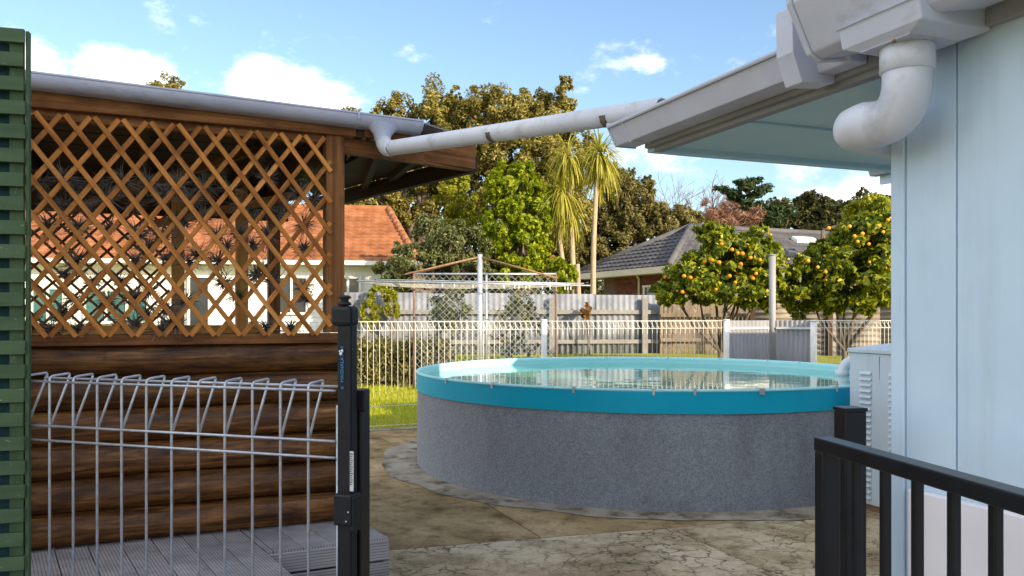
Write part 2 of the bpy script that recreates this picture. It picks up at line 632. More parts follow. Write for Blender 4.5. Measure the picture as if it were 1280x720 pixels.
leaf_mat('leaf_olive', [(.075, .068, .018), (.19, .17, .035), (.36, .31, .07), (.50, .43, .13)], .46)
leaf_mat('leaf_grey', [(.085, .082, .026), (.21, .19, .06), (.38, .33, .12)], .48)
leaf_mat('leaf_bright', [(.08, .14, .006), (.26, .33, .012), (.50, .53, .02)], .5)
leaf_mat('leaf_lime', [(.15, .18, .01), (.33, .34, .02), (.48, .45, .05)], .45)
leaf_mat('leaf_silver', [(.055, .070, .02), (.15, .17, .055), (.32, .32, .14)], .4)
leaf_mat('leaf_citrus', [(.035, .070, .004), (.10, .15, .008), (.27, .31, .014), (.58, .54, .03)], .47, .4, .4)
leaf_mat('leaf_cordyline', [(.20, .21, .02), (.42, .40, .05), (.62, .54, .12)], .45)
leaf_mat('leaf_dry', [(.25, .13, .04), (.38, .22, .08)], .3)
leaf_mat('leaf_pine', [(.016, .036, .014), (.04, .075, .024), (.08, .115, .035)], .25)
leaf_mat('leaf_dark', [(.035, .042, .014), (.075, .080, .026), (.13, .125, .045)], .3)
leaf_mat('leaf_hedge', [(.09, .09, .02), (.22, .20, .055), (.38, .33, .12)], .4)
leaf_mat('leaf_airplant', [(.08, .068, .06), (.17, .15, .135), (.28, .25, .23)], .15)
leaf_mat('leaf_airgreen', [(.06, .085, .035), (.13, .16, .07)], .2)
leaf_mat('blade_grass', [(.33, .40, .012), (.50, .54, .02), (.62, .62, .06)], .5)
leaf_mat('twig_red', [(.20, .10, .06), (.32, .175, .11)], .2)

# ================================================================ large structure
rng = np.random.default_rng(7)
random.seed(5)

# ---- ground sheet
xs = [-900, -400, -150, -60, -30, -15, -8, -4, 0, 4, 8, 15, 30, 60, 150, 400, 900]
ys = [-400, -60, -12, 0, 5, 9.6, 12, 14, 15.5, 17, 18.5, 20, 22, 30, 60, 150, 500, 1500]


def gz(y):
    t = min(max((y - 14.0) / 6.5, 0), 1)
    return .46 * t * t * (3 - 2 * t) - .012


V = [(x, y, gz(y)) for y in ys for x in xs]
nx = len(xs)
Fc = [(j * nx + i, j * nx + i + 1, (j + 1) * nx + i + 1, (j + 1) * nx + i) for j in range(len(ys) - 1) for i in range(nx - 1)]
lawn = poly('lawn', V, Fc, MAT['lawn_soil'], origin=(0, 0, 0), smooth=True)
tag(lawn, 'sunlit green lawn beyond the pool fence', 'lawn', kind='structure')

# ---- concrete patio made of slabs
patio = poly('patio', [(-9, -6, -.02), (6.5, -6, -.02), (6.5, 12.2, -.02), (3.2, 12.0, -.02), (-1.0, 10.45, -.02), (-9, 8.9, -.02),
                       (-9, -6, .002), (6.5, -6, .002), (6.5, 12.2, .002), (3.2, 12.0, .002), (-1.0, 10.45, .002), (-9, 8.9, .002)],
             [(5, 4, 3, 2, 1, 0), (6, 7, 8, 9, 10, 11)] + [(i, (i + 1) % 6, 6 + (i + 1) % 6, 6 + i) for i in range(6)], MAT['joint_dirt'])
tag(patio, 'stained and cracked concrete patio around the pool', 'patio', kind='structure')
def gx_(u, Y):
    return ((u - 640) / F * Y, Y)


J0, J1 = G(485, 690), G(1010, 648)
d1 = (J1 - J0).normalized()
J2, J3 = G(620, 640), G(672, 672)
J4, J5 = G(843, 665), G(965, 720)
d2 = ((J2 - J3).normalized() + (J4 - J5).normalized()).normalized()      # away from the viewer
nrm = Vector((-d1.y, d1.x, 0))


def meet(p, d, q, e):
    c = d.x * e.y - d.y * e.x
    t = ((q.x - p.x) * e.y - (q.y - p.y) * e.x) / c
    return p + d * t


def slab(p, a, b_, c, d, m):
    g = .006
    ctr = (a + b_ + c + d) / 4
    pts = [q + (ctr - q).normalized() * g * 1.4 for q in (a, b_, c, d)]
    prism('slab', [(q.x, q.y) for q in pts], -.015, .012, MAT[m], patio)


prism('slab', [gx_(300, 9.53) , gx_(905, 12.28), gx_(905, 11.5), gx_(300, 8.9)], -.012, .0085, MAT['concrete_stained'], patio)
base_far = meet(J0, d1, J3, d2)
base_near = meet(J0, d1, J4, d2)
STEP, DEP = 2.45, 2.6
for i in range(-3, 3):
    a = base_far + d1 * (STEP * i)
    for j in range(2):
        a2 = a + d2 * (2.35 * j)
        slab(patio, a2, a2 + d1 * STEP, a2 + d1 * STEP + d2 * 2.35, a2 + d2 * 2.35, 'concrete_stained')
    a = base_near + d1 * (STEP * (i - 0))
    slab(patio, a - d2 * DEP, a + d1 * STEP - d2 * DEP, a + d1 * STEP, a, 'concrete_clean')
    slab(patio, a - d2 * DEP * 2, a + d1 * STEP - d2 * DEP * 2, a + d1 * STEP - d2 * DEP, a - d2 * DEP, 'concrete_clean')

# ---- pool
RIM = [(527, 464), (560, 471.5), (617, 477.5), (717, 483.5), (800, 486.5), (948, 488.6), (1060, 486.3), (542, 455.8), (570, 451.5),
       (605, 448.7), (659, 447.4), (758, 446.9), (835, 448.3), (960, 451), (1000, 452.3), (1048, 455.3)]
PH = .875
A = np.array([[*G(u, v, PH)[:2], 1.0] for u, v in RIM])
x_, y_ = A[:, 0], A[:, 1]
sol = np.linalg.lstsq(np.stack([-y_ ** 2, x_, y_, np.ones(len(x_))], 1), x_ ** 2, rcond=None)[0]
PC = Vector((sol[1] / 2, sol[2] / (2 * sol[0]), 0))
PR = math.sqrt(sol[3] + PC.x ** 2 + sol[0] * PC.y ** 2)
PK = 1 / math.sqrt(sol[0])                            # the pool is slightly oval
print('POOL', PC, PR, PK)
PMX = Matrix.Translation(PC) @ Matrix.Diagonal((1, PK, 1, 1))
pool = thing('swimming_pool', PC, 'round above-ground pool with grey textured wall and teal band', 'pool')
NP = 128


def ring(prof, name, m, parent, smooth=True, wob=0):
    V, Fc = [], []
    for (r, z) in prof:
        for k in range(NP):
            c = 2 * math.pi * k / NP
            rr = r + wob * math.sin(7 * c + z * 9) + wob * .6 * math.sin(17 * c + 1)
            V.append((rr * math.cos(c), rr * math.sin(c), z))
    for i in range(len(prof) - 1):
        for k in range(NP):
            k2 = (k + 1) % NP
            Fc.append((i * NP + k, i * NP + k2, (i + 1) * NP + k2, (i + 1) * NP + k))
    return add(name, mesh_np(name, V, Fc, smooth), MAT[m], parent, PMX)


WZ = .80
ring([(PR + .004, .012), (PR + .006, .2), (PR + .004, .5), (PR, PH - .15)], 'pool_shell', 'pool_wall', pool)
ring([(PR + .0115, PH - .168), (PR + .012, PH - .1), (PR + .0115, PH - .012)], 'liner_band', 'teal_liner', pool, wob=.002)
ring([(PR + .013, PH - .012), (PR + .016, PH - .006), (PR + .010, PH + .004), (PR - .012, PH + .006), (PR - .022, PH - .006), (PR - .022, PH - .03)],
     'rim', 'liner_inside', pool)
ring([(PR - .020, PH - .004), (PR - .024, .5), (PR - .03, .05), (0.02, .04)], 'inner_liner', 'liner_inside', pool)
V = [(0, 0, WZ)] + [((PR - .0225) * math.cos(2 * math.pi * k / NP), (PR - .0225) * math.sin(2 * math.pi * k / NP), WZ) for k in range(NP)]
add('pool_surface', mesh_np('pool_surface', V, [(0, 1 + k, 1 + (k + 1) % NP) for k in range(NP)], True), MAT['pool_water'], pool, PMX)
for u in (560, 617, 718, 817, 868, 951, 1043, 640, 835, 960, 1000, 758, 900):
    front = u in (560, 617, 718, 817, 868, 951, 1043)
    k = (u - 640) / F
    # ray x = k*y against the rim circle
    aa, bb, cc = k * k + PK ** -2, -2 * (k * PC.x + PC.y / PK ** 2), PC.x ** 2 + (PC.y / PK) ** 2 - PR ** 2
    dd = math.sqrt(max(bb * bb - 4 * aa * cc, 0))
    y = (-bb - dd) / (2 * aa) if front else (-bb + dd) / (2 * aa)
    p = Vector((k * y, y, PH))
    out = (p - PC)
    out.y /= PK * PK
    out.z = 0
    out.normalize()
    tdir = Vector((-out.y, out.x, 0))
    wd = .04 if u == 951 else .018
    pr = [(-.034, -.012), (-.034, .011), (.024, .011), (.024, -.034), (.0195, -.034), (.0195, .0085), (-.030, .0085), (-.030, -.012)]
    extrude_profile('clip', pr, p - tdir * wd / 2, p + tdir * wd / 2, out, MAT['clip_steel'], pool)
# return fitting on the rim
fp = P(1055, 470, PC.y + .15)
ftg = thing('pipe_fitting', (fp.x, fp.y, PH - .16), 'white plastic elbow fitting hooked over the teal pool rim', 'pipe fitting')
tube('elbow', arc((fp.x - .02, fp.y, WZ - .05), (fp.x - .02, fp.y, PH + .08), (fp.x + .12, fp.y, PH + .07), 8), .055, MAT['pvc'], ftg, 16)
tube('socket', [(fp.x - .02, fp.y, PH - .10), (fp.x - .02, fp.y, PH - .02)], .068, MAT['pvc'], ftg, 16)
tube('flange', [(fp.x + .10, fp.y, PH + .07), (fp.x + .16, fp.y, PH + .07)], .07, MAT['pvc'], ftg, 16)

# pad under the pool
V = [(0, 0, .018)]
for k in range(NP):
    c = 2 * math.pi * k / NP
    rr = PR + .30 + .07 * math.sin(c * 2 + 2.2) + .018 * math.sin(13 * c) + .014 * math.sin(23 * c + 1)
    V.append((rr * math.cos(c), rr * math.sin(c), .0165))
pad = add('pool_pad', mesh_np('pool_pad', V, [(0, 1 + k, 1 + (k + 1) % NP) for k in range(NP)], False), MAT['concrete_pad'], None, PMX)
tag(pad, 'pale mottled concrete pad round the foot of the pool', 'pad', kind='structure')

# ================================================================ log cabin with lattice
DZ = .33                                              # deck level
CL0 = G(33, 690.5, DZ)
CL1 = G(418, 652, DZ)
wd_ = (CL1 - CL0)
wd_.z = 0
wdir = wd_.normalized()
wn_ = Vector((wdir.y, -wdir.x, 0))                    # outward, towards the viewer
if wn_.y > 0:
    wn_ = -wn_
ORG = Vector((CL1.x, CL1.y, 0))                       # corner, s = 0; s runs negative to the left


def WP(s, z, off=0.0):
    return ORG + wdir * s + wn_ * off + Vector((0, 0, z))


def WS(u, v):
    p = on_plane(u, v, ORG, wn_)
    return (p - ORG).dot(wdir), p.z


cabin = thing('log_cabin', (ORG.x, ORG.y, DZ), 'dark log cabin with wooden lattice window and grey gutter', 'cabin')
SL = -2.6
Z0, Z1, ZT = DZ, 1.275, 2.29
NL = 6
lh = (Z1 - Z0) / NL


def log_mesh(L, r, seed):
    rr = np.random.default_rng(seed)
    n, m = 20, 14
    V, Fc = [], []
    ph = rr.uniform(0, 6, 6)
    for i in range(m + 1):
        x = -L / 2 + L * i / m
        for k in range(n):
            c = 2 * math.pi * k / n
            q = r * (1 + .025 * math.sin(3 * c + x * 2 + ph[0]) + .02 * math.sin(x * 5 + ph[1]) + .012 * math.sin(5 * c - x * 7 + ph[2]))
            V.append((x, q * math.cos(c) * 1.0, q * math.sin(c)))
    for i in range(m):
        for k in range(n):
            k2 = (k + 1) % n
            Fc.append((i * n + k, i * n + k2, (i + 1) * n + k2, (i + 1) * n + k))
    Fc += [tuple(range(n - 1, -1, -1)), tuple(m * n + k for k in range(n))]
    return mesh_np('log', V, Fc, True)


side = Vector((-.40, .92, 0)).normalized()            # side wall direction, going back
RF = frame(wdir)
for i in range(NL):
    z = Z0 + lh * (i + .5)
    add('log', log_mesh(-SL + .08, lh * .505, i), MAT['log_wood'], cabin, Matrix.Translation(WP(SL / 2 + .02, z, -.045)) @ RF)
    c = WP(-.03, z, -.05) + side * 1.0
    add('log', log_mesh(1.9, lh * .53, i + 20), MAT['log_wood'], cabin, Matrix.Translation(c) @ frame(side))
    c = WP(SL / 2, z, 0) - wn_ * 2.05
    add('log', log_mesh(-SL, lh * .53, i + 40), MAT['log_wood'], cabin, Matrix.Translation(c) @ RF)
beam('bottom_rail', WP(SL, Z1 + .012, .0), WP(.02, Z1 + .012, .0), .07, .05, MAT['frame_wood'], cabin, bev=.003)
beam('top_rail', WP(SL, ZT + .03, .0), WP(-.05, ZT + .03, .0), .05, .058, MAT['frame_wood'], cabin, bev=.003)
beam('fascia_board', WP(SL - .4, 2.385, .045), WP(.10, 2.375, .045), .035, .085, MAT['frame_wood'], cabin, bev=.003)
beam('fascia_board', WP(.145, 2.372, .045), WP(.40, 2.365, .045), .035, .075, MAT['frame_wood'], cabin, bev=.003)
beam('block', WP(.10, 2.372, .02), WP(.145, 2.372, .02), .05, .08, MAT['dark_wood'], cabin, bev=.003)
beam('post', WP(-.002, Z1 + .04, -.01), WP(-.002, 2.335, -.01), .095, .095, MAT['frame_wood'], cabin, up=wn_, bev=.004)
# lattice strips
s1, z1 = WS(115.4, 153)
s2, z2 = WS(209, 276)
s3, z3 = WS(75.8, 157)
s4, z4 = WS(34, 201)
ang = math.atan2(z1 - z2, s2 - s1) * .5 + math.atan2(z3 - z4, s3 - s4) * .5
sA, sB = WS(115, 153)[0], WS(376, 172)[0]
pitch = (sB - sA) / 8.0
print('LATTICE', math.degrees(ang), pitch, s1)
ct = 1 / math.tan(ang)


def clip_strip(s_top, sg):
    """strip through (s_top, ZT+.02); sg=+1 falls towards +s"""
    zt, zb = ZT + .028, Z1 + .03
    st, sb = s_top, s_top + sg * (zt - zb) * ct
    lo, hi = SL + .02, -.028
    pts = []
    for (sx, zx, ox, oz) in ((st, zt, sb, zb), (sb, zb, st, zt)):
        if sx < lo or sx > hi:
            lim = lo if sx < lo else hi
            if (ox - lim) * (sx - lim) >= 0:
                return None
            t = (lim - sx) / (ox - sx)
            sx, zx = lim, zx + (oz - zx) * t
        pts.append((sx, zx))
    if (Vector(pts[0]) - Vector(pts[1])).length < .06:
        return None
    return pts


for sg, off in ((1, .045), (-1, .033)):
    for k in range(-34, 24):
        st = sA + k * pitch
        q = clip_strip(st + (0.012 if sg > 0 else -.006), sg)
        if q:
            beam('lattice_strip', WP(*q[0], off), WP(*q[1], off), .0115, .0225, MAT['lattice_wood'], cabin, up=wn_.cross(Vector((0, 0, 1))) + Vector((0, 0, .01)), bev=0)
# rear wall of the cabin: lattice on its left part, posts, rails
BK = -2.05


def BS(u):
    return (on_plane(u, 300, WP(0, 0, BK), wn_) - WP(0, 0, BK)).dot(wdir)


for sg, off in ((1, 0), (-1, -.012)):
    for k in range(-30, 30):
        st = SL + .1 + k * .11
        zt, zb = 2.12, 1.30
        sb = st + sg * (zt - zb)
        lo, hi = SL, BS(212)
        t0, t1 = 0.0, 1.0
        if st == sb:
            continue
        ta, tb = (lo - st) / (sb - st), (hi - st) / (sb - st)
        t0, t1 = max(0, min(ta, tb)), min(1, max(ta, tb))
        if t1 - t0 < .05:
            continue
        beam('rear_lattice_strip', WP(st + (sb - st) * t0, zt + (zb - zt) * t0, BK + off), WP(st + (sb - st) * t1, zt + (zb - zt) * t1, BK + off),
             .011, .018, MAT['frame_wood'], cabin, up=wn_.cross(Vector((0, 0, 1))))
for s in (BS(222), BS(301)):
    beam('post', WP(s, Z1 - .1, BK + .05), WP(s, 2.38, BK + .05), .085, .085, MAT['yellow_wood'], cabin, up=wn_, bev=.004)
beam('post', WP(-.03, Z1, -.12) + side * 1.93, WP(-.03, 2.36, -.12) + side * 1.93, .085, .085, MAT['frame_wood'], cabin, up=wn_, bev=.004)
beam('rear_fascia', WP(SL - .3, 2.27, BK - .04), WP(.1, 2.27, BK - .04), .04, .32, MAT['dark_wood'], cabin)
beam('side_fascia', WP(-.02, 2.30, -.06) + side * .1, WP(-.02, 2.30, -.06) + side * 2.3, .04, .22, MAT['dark_wood'], cabin)
beam('rail', WP(SL, Z1 + .03, BK), WP(-.1, Z1 + .03, BK), .09, .06, MAT['yellow_wood'], cabin)
# ceiling boards and rafters
for i in range(11):
    o = -.14 - i * .19
    beam('ceiling_board', WP(SL, 2.415 + .003 * (i % 2), o), WP(-.02 - .0 * i, 2.415 + .003 * (i % 2), o), .183, .016, MAT['dark_wood'], cabin)
for s in (-2.2, -1.55, -.9, -.28):
    beam('rafter', WP(s, 2.36, -.06), WP(s, 2.36, BK), .045, .09, MAT['dark_wood'], cabin)
beam('brace', WP(-1.35, 2.0, -1.2), WP(-.3, 2.36, -.6), .03, .05, MAT['frame_wood'], cabin)
beam('brace', WP(-.85, 1.93, -.9), WP(-.06, 2.10, -.5), .03, .045, MAT['frame_wood'], cabin)
# projecting roof corner
TIP = P(588, 200, 4.95)
tip0 = WP(.03, 2.29, .02)
REAR = F * (2.25 - CH) / (HOR - 254)
RC = P(428, 254, REAR)
A2 = Vector((ORG.x + .02, ORG.y + .03, 2.295))
beam('verge_beam', A2, Vector((TIP.x, TIP.y, 2.295)), .045, .085, MAT['frame_wood'], cabin, bev=.003)
e0 = P(512, 185, 4.72)
beam('verge_board', Vector((e0.x, e0.y - .04, 2.345)), Vector((TIP.x + .025, TIP.y - .03, 2.325)), .035, .135, MAT['frame_wood'], cabin, bev=.003)
beam('verge_beam', Vector((TIP.x + .02, TIP.y + .02, 2.30)), Vector((RC.x - .35, RC.y + .5, 2.30)), .045, .10, MAT['dark_wood'], cabin)
FLc, REc = WP(SL - .5, 0, .1), WP(SL - .5, 0, BK - .3)
GE0, GE1 = WP(SL - .5, 2.44, .14), WP(.42, 2.44, .12)
roofpts = [GE0, GE1, Vector((TIP.x + .04, TIP.y - .02, 2.44)), Vector((RC.x - .35, RC.y + .55, 2.44)), Vector((REc.x, REc.y + .2, 2.44))]
cen = Vector((sum(p.x for p in roofpts) / 5, sum(p.y for p in roofpts) / 5, 2.64))
V = [Vector((p.x, p.y, 2.43)) for p in roofpts] + [cen] + [Vector((p.x, p.y, 2.375)) for p in roofpts]
Fc = [(i, (i + 1) % 5, 5) for i in range(5)] + [(6 + i, 6 + (i + 1) % 5, (i + 1) % 5, i) for i in range(5)] + [(10, 9, 8, 7, 6)]
Vr = [Vector((p.x, p.y, 2.432)) for p in roofpts] + [cen] + [Vector((p.x, p.y, 2.424)) for p in roofpts]
poly('roof', Vr, Fc, MAT['house_roof'], cabin)
# corrugated sheet seen under the corner
V, Fc = [], []
for i in range(41):
    t = i / 40
    a = A2.lerp(Vector((TIP.x, TIP.y, 2.34)), t * .9 + .02)
    c = Vector((RC.x, RC.y, 2.36)).lerp(Vector((TIP.x - .1, TIP.y + .1, 2.36)), t * .9)
    zz = .014 * math.sin(t * 2 * math.pi * 10)
    V += [Vector((a.x, a.y, 2.385 + zz)), Vector((c.x, c.y, 2.41 + zz))]
    if i:
        Fc.append((2 * i - 2, 2 * i, 2 * i + 1, 2 * i - 1))
poly('roof_sheet', V, Fc, MAT['old_iron'], cabin, smooth=True)
_s = [A2, Vector((TIP.x, TIP.y, 0)), Vector((RC.x - .3, RC.y + .4, 0)), Vector((RC.x - .25, RC.y - .15, 0)), A2.lerp(Vector((TIP.x, TIP.y, 0)), .35)]
_c = [Vector((_s[4].x, _s[4].y, 0)), _s[1], _s[2], _s[3]]
prism('corner_soffit', [(p.x, p.y) for p in _c], 2.355, 2.37, MAT['dark_wood'], cabin)
for t in (.3, .62):
    a = A2.lerp(Vector((TIP.x, TIP.y, 2.34)), t)
    c = Vector((RC.x, RC.y, 2.34)).lerp(Vector((TIP.x - .3, TIP.y + .4, 2.34)), t)
    beam('purlin', Vector((a.x, a.y, 2.335)), Vector((c.x, c.y, 2.335)), .04, .05, MAT['dark_wood'], cabin)

# gutter of the cabin (D-shaped trough with a drop)
g0 = on_plane(36, 88, WP(0, 0, .17), wn_)
g1 = on_plane(528, 150, WP(0, 0, .17), wn_)
gd = (g1 - g0).normalized()
g0 = g0 - gd * .9
gprof = []
for k in range(9):
    c = math.pi * (.5 * k / 8)
    gprof.append((.0 - .055 * (1 - math.cos(c)), -.005 - .052 * math.sin(c)))
gprof = [(.006, 0), (.006, -.008), (0, -.01)] + [(a, z - .004) for a, z in gprof[1:]] + [(-.12, -.060), (-.12, -.006), (-.114, -.006), (-.114, -.052), (-.055, -.052), (-.01, -.018), (-.006, 0)]
gut = extrude_profile('gutter', gprof, g0, g1, wn_, MAT['gutter_metal'], cabin, smooth=False)
extrude_profile('gutter_joint', [(.008, .002), (.008, -.012), (.003, -.032), (-.02, -.053), (-.055, -.064), (-.055, -.056), (-.02, -.046), (0, -.028)], g0 + gd * 2.35, g0 + gd * 2.362, wn_, MAT['gutter_metal'], cabin)
extrude_profile('gutter_end', [(.009, .003), (.004, -.03), (-.02, -.052), (-.06, -.065), (-.12, -.065), (-.12, .003)], g1, g1 + gd * .006, wn_, MAT['gutter_metal'], cabin)
# drop funnel
dp = on_plane(478, 160, WP(0, 0, .12), wn_)
dq = on_plane(478, 186, WP(0, 0, .12), wn_)
zb = g0.lerp(g1, (dp - g0).dot(gd) / (g1 - g0).length).z - .050
V, Fc = [], []
NF = 24
for i in range(8):
    t = i / 7
    fl = (1 - t) ** 2.4
    for k in range(NF):
        c = 2 * math.pi * k / NF
        V.append(Vector((dp.x, dp.y, zb - .075 * t + .02 * fl)) + gd * math.cos(c) * (.040 + .075 * fl) + wn_ * math.sin(c) * (.040 + .012 * fl))
for i in range(7):
    for k in range(NF):
        k2 = (k + 1) % NF
        Fc.append((i * NF + k, i * NF + k2, (i + 1) * NF + k2, (i + 1) * NF + k))
poly('gutter_drop', V, Fc, MAT['gutter_metal'], cabin, smooth=True)

# ---- pipe crossing from the cabin to the house
pA = Vector((dp.x, dp.y, zb - .05))
pB = Vector((dp.x, dp.y, dq.z)) + gd * .01
pEnd = P(828, 136, 2.93)
bridge = thing('drain_pipe', pA, 'long white drain pipe crossing from the cabin gutter to the house gutter', 'pipe')
dirp = (pEnd - pB).normalized()
bend = arc(pA, pB - Vector((0, 0, .012)), pB + dirp * .075, 8)
tube('elbow', bend, .0405, MAT['pvc'], bridge, 20)
p2 = pB + dirp * .05
PRr = .0385
v1, f1 = tube_data([p2, pEnd], PRr, 24, False)
v2, f2 = tube_data([p2, pEnd], PRr - .004, 24, False)
k = len(v1)
f = [q for q in f1] + [tuple(reversed([i + k for i in q])) for q in f2] + [(24 + i, 24 + (i + 1) % 24, k + 24 + (i + 1) % 24, k + 24 + i) for i in range(24)]
poly('pipe', v1 + v2, f, MAT['pvc'], bridge, smooth=True)
for u in (489, 618, 763):
    best = min((abs(640 + F * (p2.lerp(pEnd, t / 200)).x / (p2.lerp(pEnd, t / 200)).y - u), t / 200) for t in range(201))[1]
    c = p2.lerp(pEnd, best)
    fr = frame(dirp)
    V, Fc = [], []
    for i, x in enumerate((-.016, .016)):
        for q in range(7):
            an = R(-105 + q * 17)
            yy = fr.to_3x3() @ Vector((x + .003 * math.sin(q * 3 + i), math.cos(an) * (PRr + .0015), math.sin(an) * (PRr + .0015)))
            # face the viewer: local y may point away
            yv = fr.to_3x3() @ Vector((0, 1, 0))
            if yv.y > 0:
                yy = fr.to_3x3() @ Vector((x + .003 * math.sin(q * 3 + i), -math.cos(an) * (PRr + .0015), math.sin(an) * (PRr + .0015)))
            V.append(c + yy)
    Fc = [(q, q + 1, 8 + q, 7 + q) for q in range(6)]
    poly('tape_patch', V, Fc, MAT['pipe_tape'], bridge)

# ================================================================ deck
LS = [G(u, v, DZ) for u, v in ((329.7, 690), (365.6, 719))]
RS = [G(u, v, DZ) for u, v in ((461, 656.5), (486, 670.5))]
bd = ((LS[1] - LS[0]).normalized() + Vector((RS[1] - RS[0])).normalized() + (G(112.8, 719.7, DZ) - G(99.5, 685, DZ)).normalized()).normalized()


def groove_shade(c, vec):  # groove shade put into the colour as dark lines, without relief
    n, l = c['n'], c['l']
    dt = n.new('ShaderNodeVectorMath')
    dt.operation = 'DOT_PRODUCT'
    dt.inputs[1].default_value = vec
    l.new(c['t'].outputs['Object'], dt.inputs[0])
    mu = n.new('ShaderNodeMath')
    mu.operation = 'MULTIPLY'
    mu.inputs[1].default_value = 2 * math.pi / .0135
    l.new(dt.outputs['Value'], mu.inputs[0])
    si = n.new('ShaderNodeMath')
    si.operation = 'SINE'
    l.new(mu.outputs[0], si.inputs[0])
    mr = n.new('ShaderNodeMapRange')
    mr.inputs['From Min'].default_value = -1
    mr.inputs['From Max'].default_value = -.2
    mr.inputs['To Min'].default_value = .55
    mr.inputs['To Max'].default_value = 1.08
    l.new(si.outputs[0], mr.inputs[0])
    x = n.new('ShaderNodeMixRGB')
    x.blend_type = 'MULTIPLY'
    x.inputs['Fac'].default_value = 1
    l.new(c['col'], x.inputs['Color1'])
    l.new(mr.outputs[0], x.inputs['Color2'])
    c['col'] = x.outputs[0]
    return x.outputs[0]


DK = [(.22, .215, .225), (.31, .30, .31), (.39, .38, .39)]
mat('deck_top', DK, (5, 5, 5), rough=.75, rnd=.12, spec=.25, extra=lambda c: groove_shade((mul_noise(c, (2.2, 3, 3), .42, .75, (.6, .56, .55)), c)[-1], (-bd.y, bd.x, 0)))
mat('deck_face', DK, (1, 14, 14), rough=.75, rnd=.10, spec=.25, extra=lambda c: groove_shade(c, (0, 0, 1)))
deck = thing('deck', (ORG.x, ORG.y - .2, 0), 'grey composite deck stepping out in front of the log wall', 'deck')
F0, F1 = G(334, 689.5, DZ), G(486, 671, DZ)
fdir = (F1 - F0).normalized()
bw = .135
perp = Vector((bd.y, -bd.x, 0))
if perp.x < 0:
    perp = -perp


def along(p):
    return (p - F1).dot(perp)


back0 = WP(0, 0, -.06)


def deck_board(c0, c1, front_pt, front_dir):
    """one board between the perp offsets c0..c1, from the front line to under the cabin wall"""
    o0, o1 = F1 + perp * c0, F1 + perp * c1
    b0, b1 = meet(o0, bd, back0, wdir), meet(o1, bd, back0, wdir)
    f0, f1_ = meet(o0, bd, front_pt, front_dir), meet(o1, bd, front_pt, front_dir)
    prism('deck_board', [(b0.x, b0.y), (f0.x, f0.y), (f1_.x, f1_.y), (b1.x, b1.y)], DZ - .024, DZ, MAT['deck_top'], deck, bev=.003)


cL = along(G(334, 689.5, DZ))
c = 0.0
while c > cL + .02:
    deck_board(max(c - bw, cL), c - .005, F1, fdir)
    c -= bw
c = cL - .004
for i in range(17):
    deck_board(c - bw, c - .005, F1 - fdir * 0 + bd * 1.6, fdir)
    c -= bw
for i in range(3):
    z = DZ - .012 - .0485 - i * .102
    beam('deck_fascia', F0 + Vector((0, 0, z - DZ)) - Vector((fdir.y, -fdir.x, 0)) * .0, F1 + Vector((0, 0, z - DZ)), .02, .092, MAT['deck_face'], deck, bev=.002)
    e1 = meet(F1, bd, back0, wdir)
    beam('deck_fascia', Vector((F1.x, F1.y, z)) + perp * -.012 - bd * .02, Vector((e1.x, e1.y, z)) + perp * -.012, .02, .092, MAT['deck_face'], deck, bev=.002)
    beam('deck_fascia', Vector((F0.x, F0.y, z)) - perp * .012 + bd * .02, Vector((F0.x, F0.y, z)) - perp * .012 + bd * 1.55, .02, .092, MAT['deck_face'], deck, bev=.002)
beam('deck_frame', F0 - fdir * .1 - Vector((0, 0, .20)) - bd * .12, F1 - fdir * .08 - Vector((0, 0, .20)) - bd * .12, .04, .26, MAT['dark_wood'], deck)

# ================================================================ house beside the viewer
ha = Vector((-.367, .930, 0)).normalized()            # away
hb = Vector((ha.y, -ha.x, 0))                         # into the house
HW = Vector((.873, 1.91, 0))


def HP(t, b_, z):
    return HW + ha * t + hb * b_ + Vector((0, 0, z))


house = thing('pale_blue_house', HP(-1, 1, 0), 'pale blue house wall with projecting eave and white gutters', 'house')
ET, EZ = 1.075, 1.985


def hbox(name, t0, t1, b0, b1, z0, z1, m, bev=0, parent=None):
    c = HP((t0 + t1) / 2, (b0 + b1) / 2, (z0 + z1) / 2)
    return add(name, box_mesh(abs(t1 - t0), abs(b1 - b0), z1 - z0, MAT[m]), MAT[m], parent or house, Matrix.Translation(c) @ frame(ha), bev)


hbox('wall', -9, -.004, .012, 4.8, 0, 1.99, 'wall_paint')
hbox('corner_board', -.026, .012, -.004, .03, 0, 1.985, 'wall_paint', .003)
hbox('cladding_sheet', -.158, -.029, .0, .011, 0, 1.985, 'wall_paint', .002)
for i in range(5):
    hbox('cladding_sheet', -.162 - 1.2 * (i + 1) + .004, -.162 - 1.2 * i, .0, .011, 0, 1.985, 'wall_paint', .002)
hbox('dado_panel', -6.5, -.05, -.02, -.001, 0, 1.018, 'dado_white', .004)
# eave over the recess
V, Fc = prism_data([(HP(ET, .0, 0).x, HP(ET, 0, 0).y), (HP(-.02, .0, 0).x, HP(-.02, 0, 0).y), (HP(-.02, 4.2, 0).x, HP(-.02, 4.2, 0).y), (HP(ET, 4.2, 0).x, HP(ET, 4.2, 0).y)], EZ, EZ + .02)
poly('soffit', V, Fc, MAT['soffit_paint'], house)
hbox('soffit_batten', .62, .655, .02, 4.1, EZ - .008, EZ - .001, 'soffit_paint')
hbox('eave_edge', ET - .03, ET + .02, .0, 4.2, EZ - .018, EZ + .075, 'soffit_paint', .003)
hbox('fascia', -7, ET, -.022, -.002, 1.978, 2.10, 'fascia_paint', .002)
hbox('eave_trim', -.02, ET - .03, -.002, .03, EZ - .022, EZ - .001, 'fascia_paint', .002)
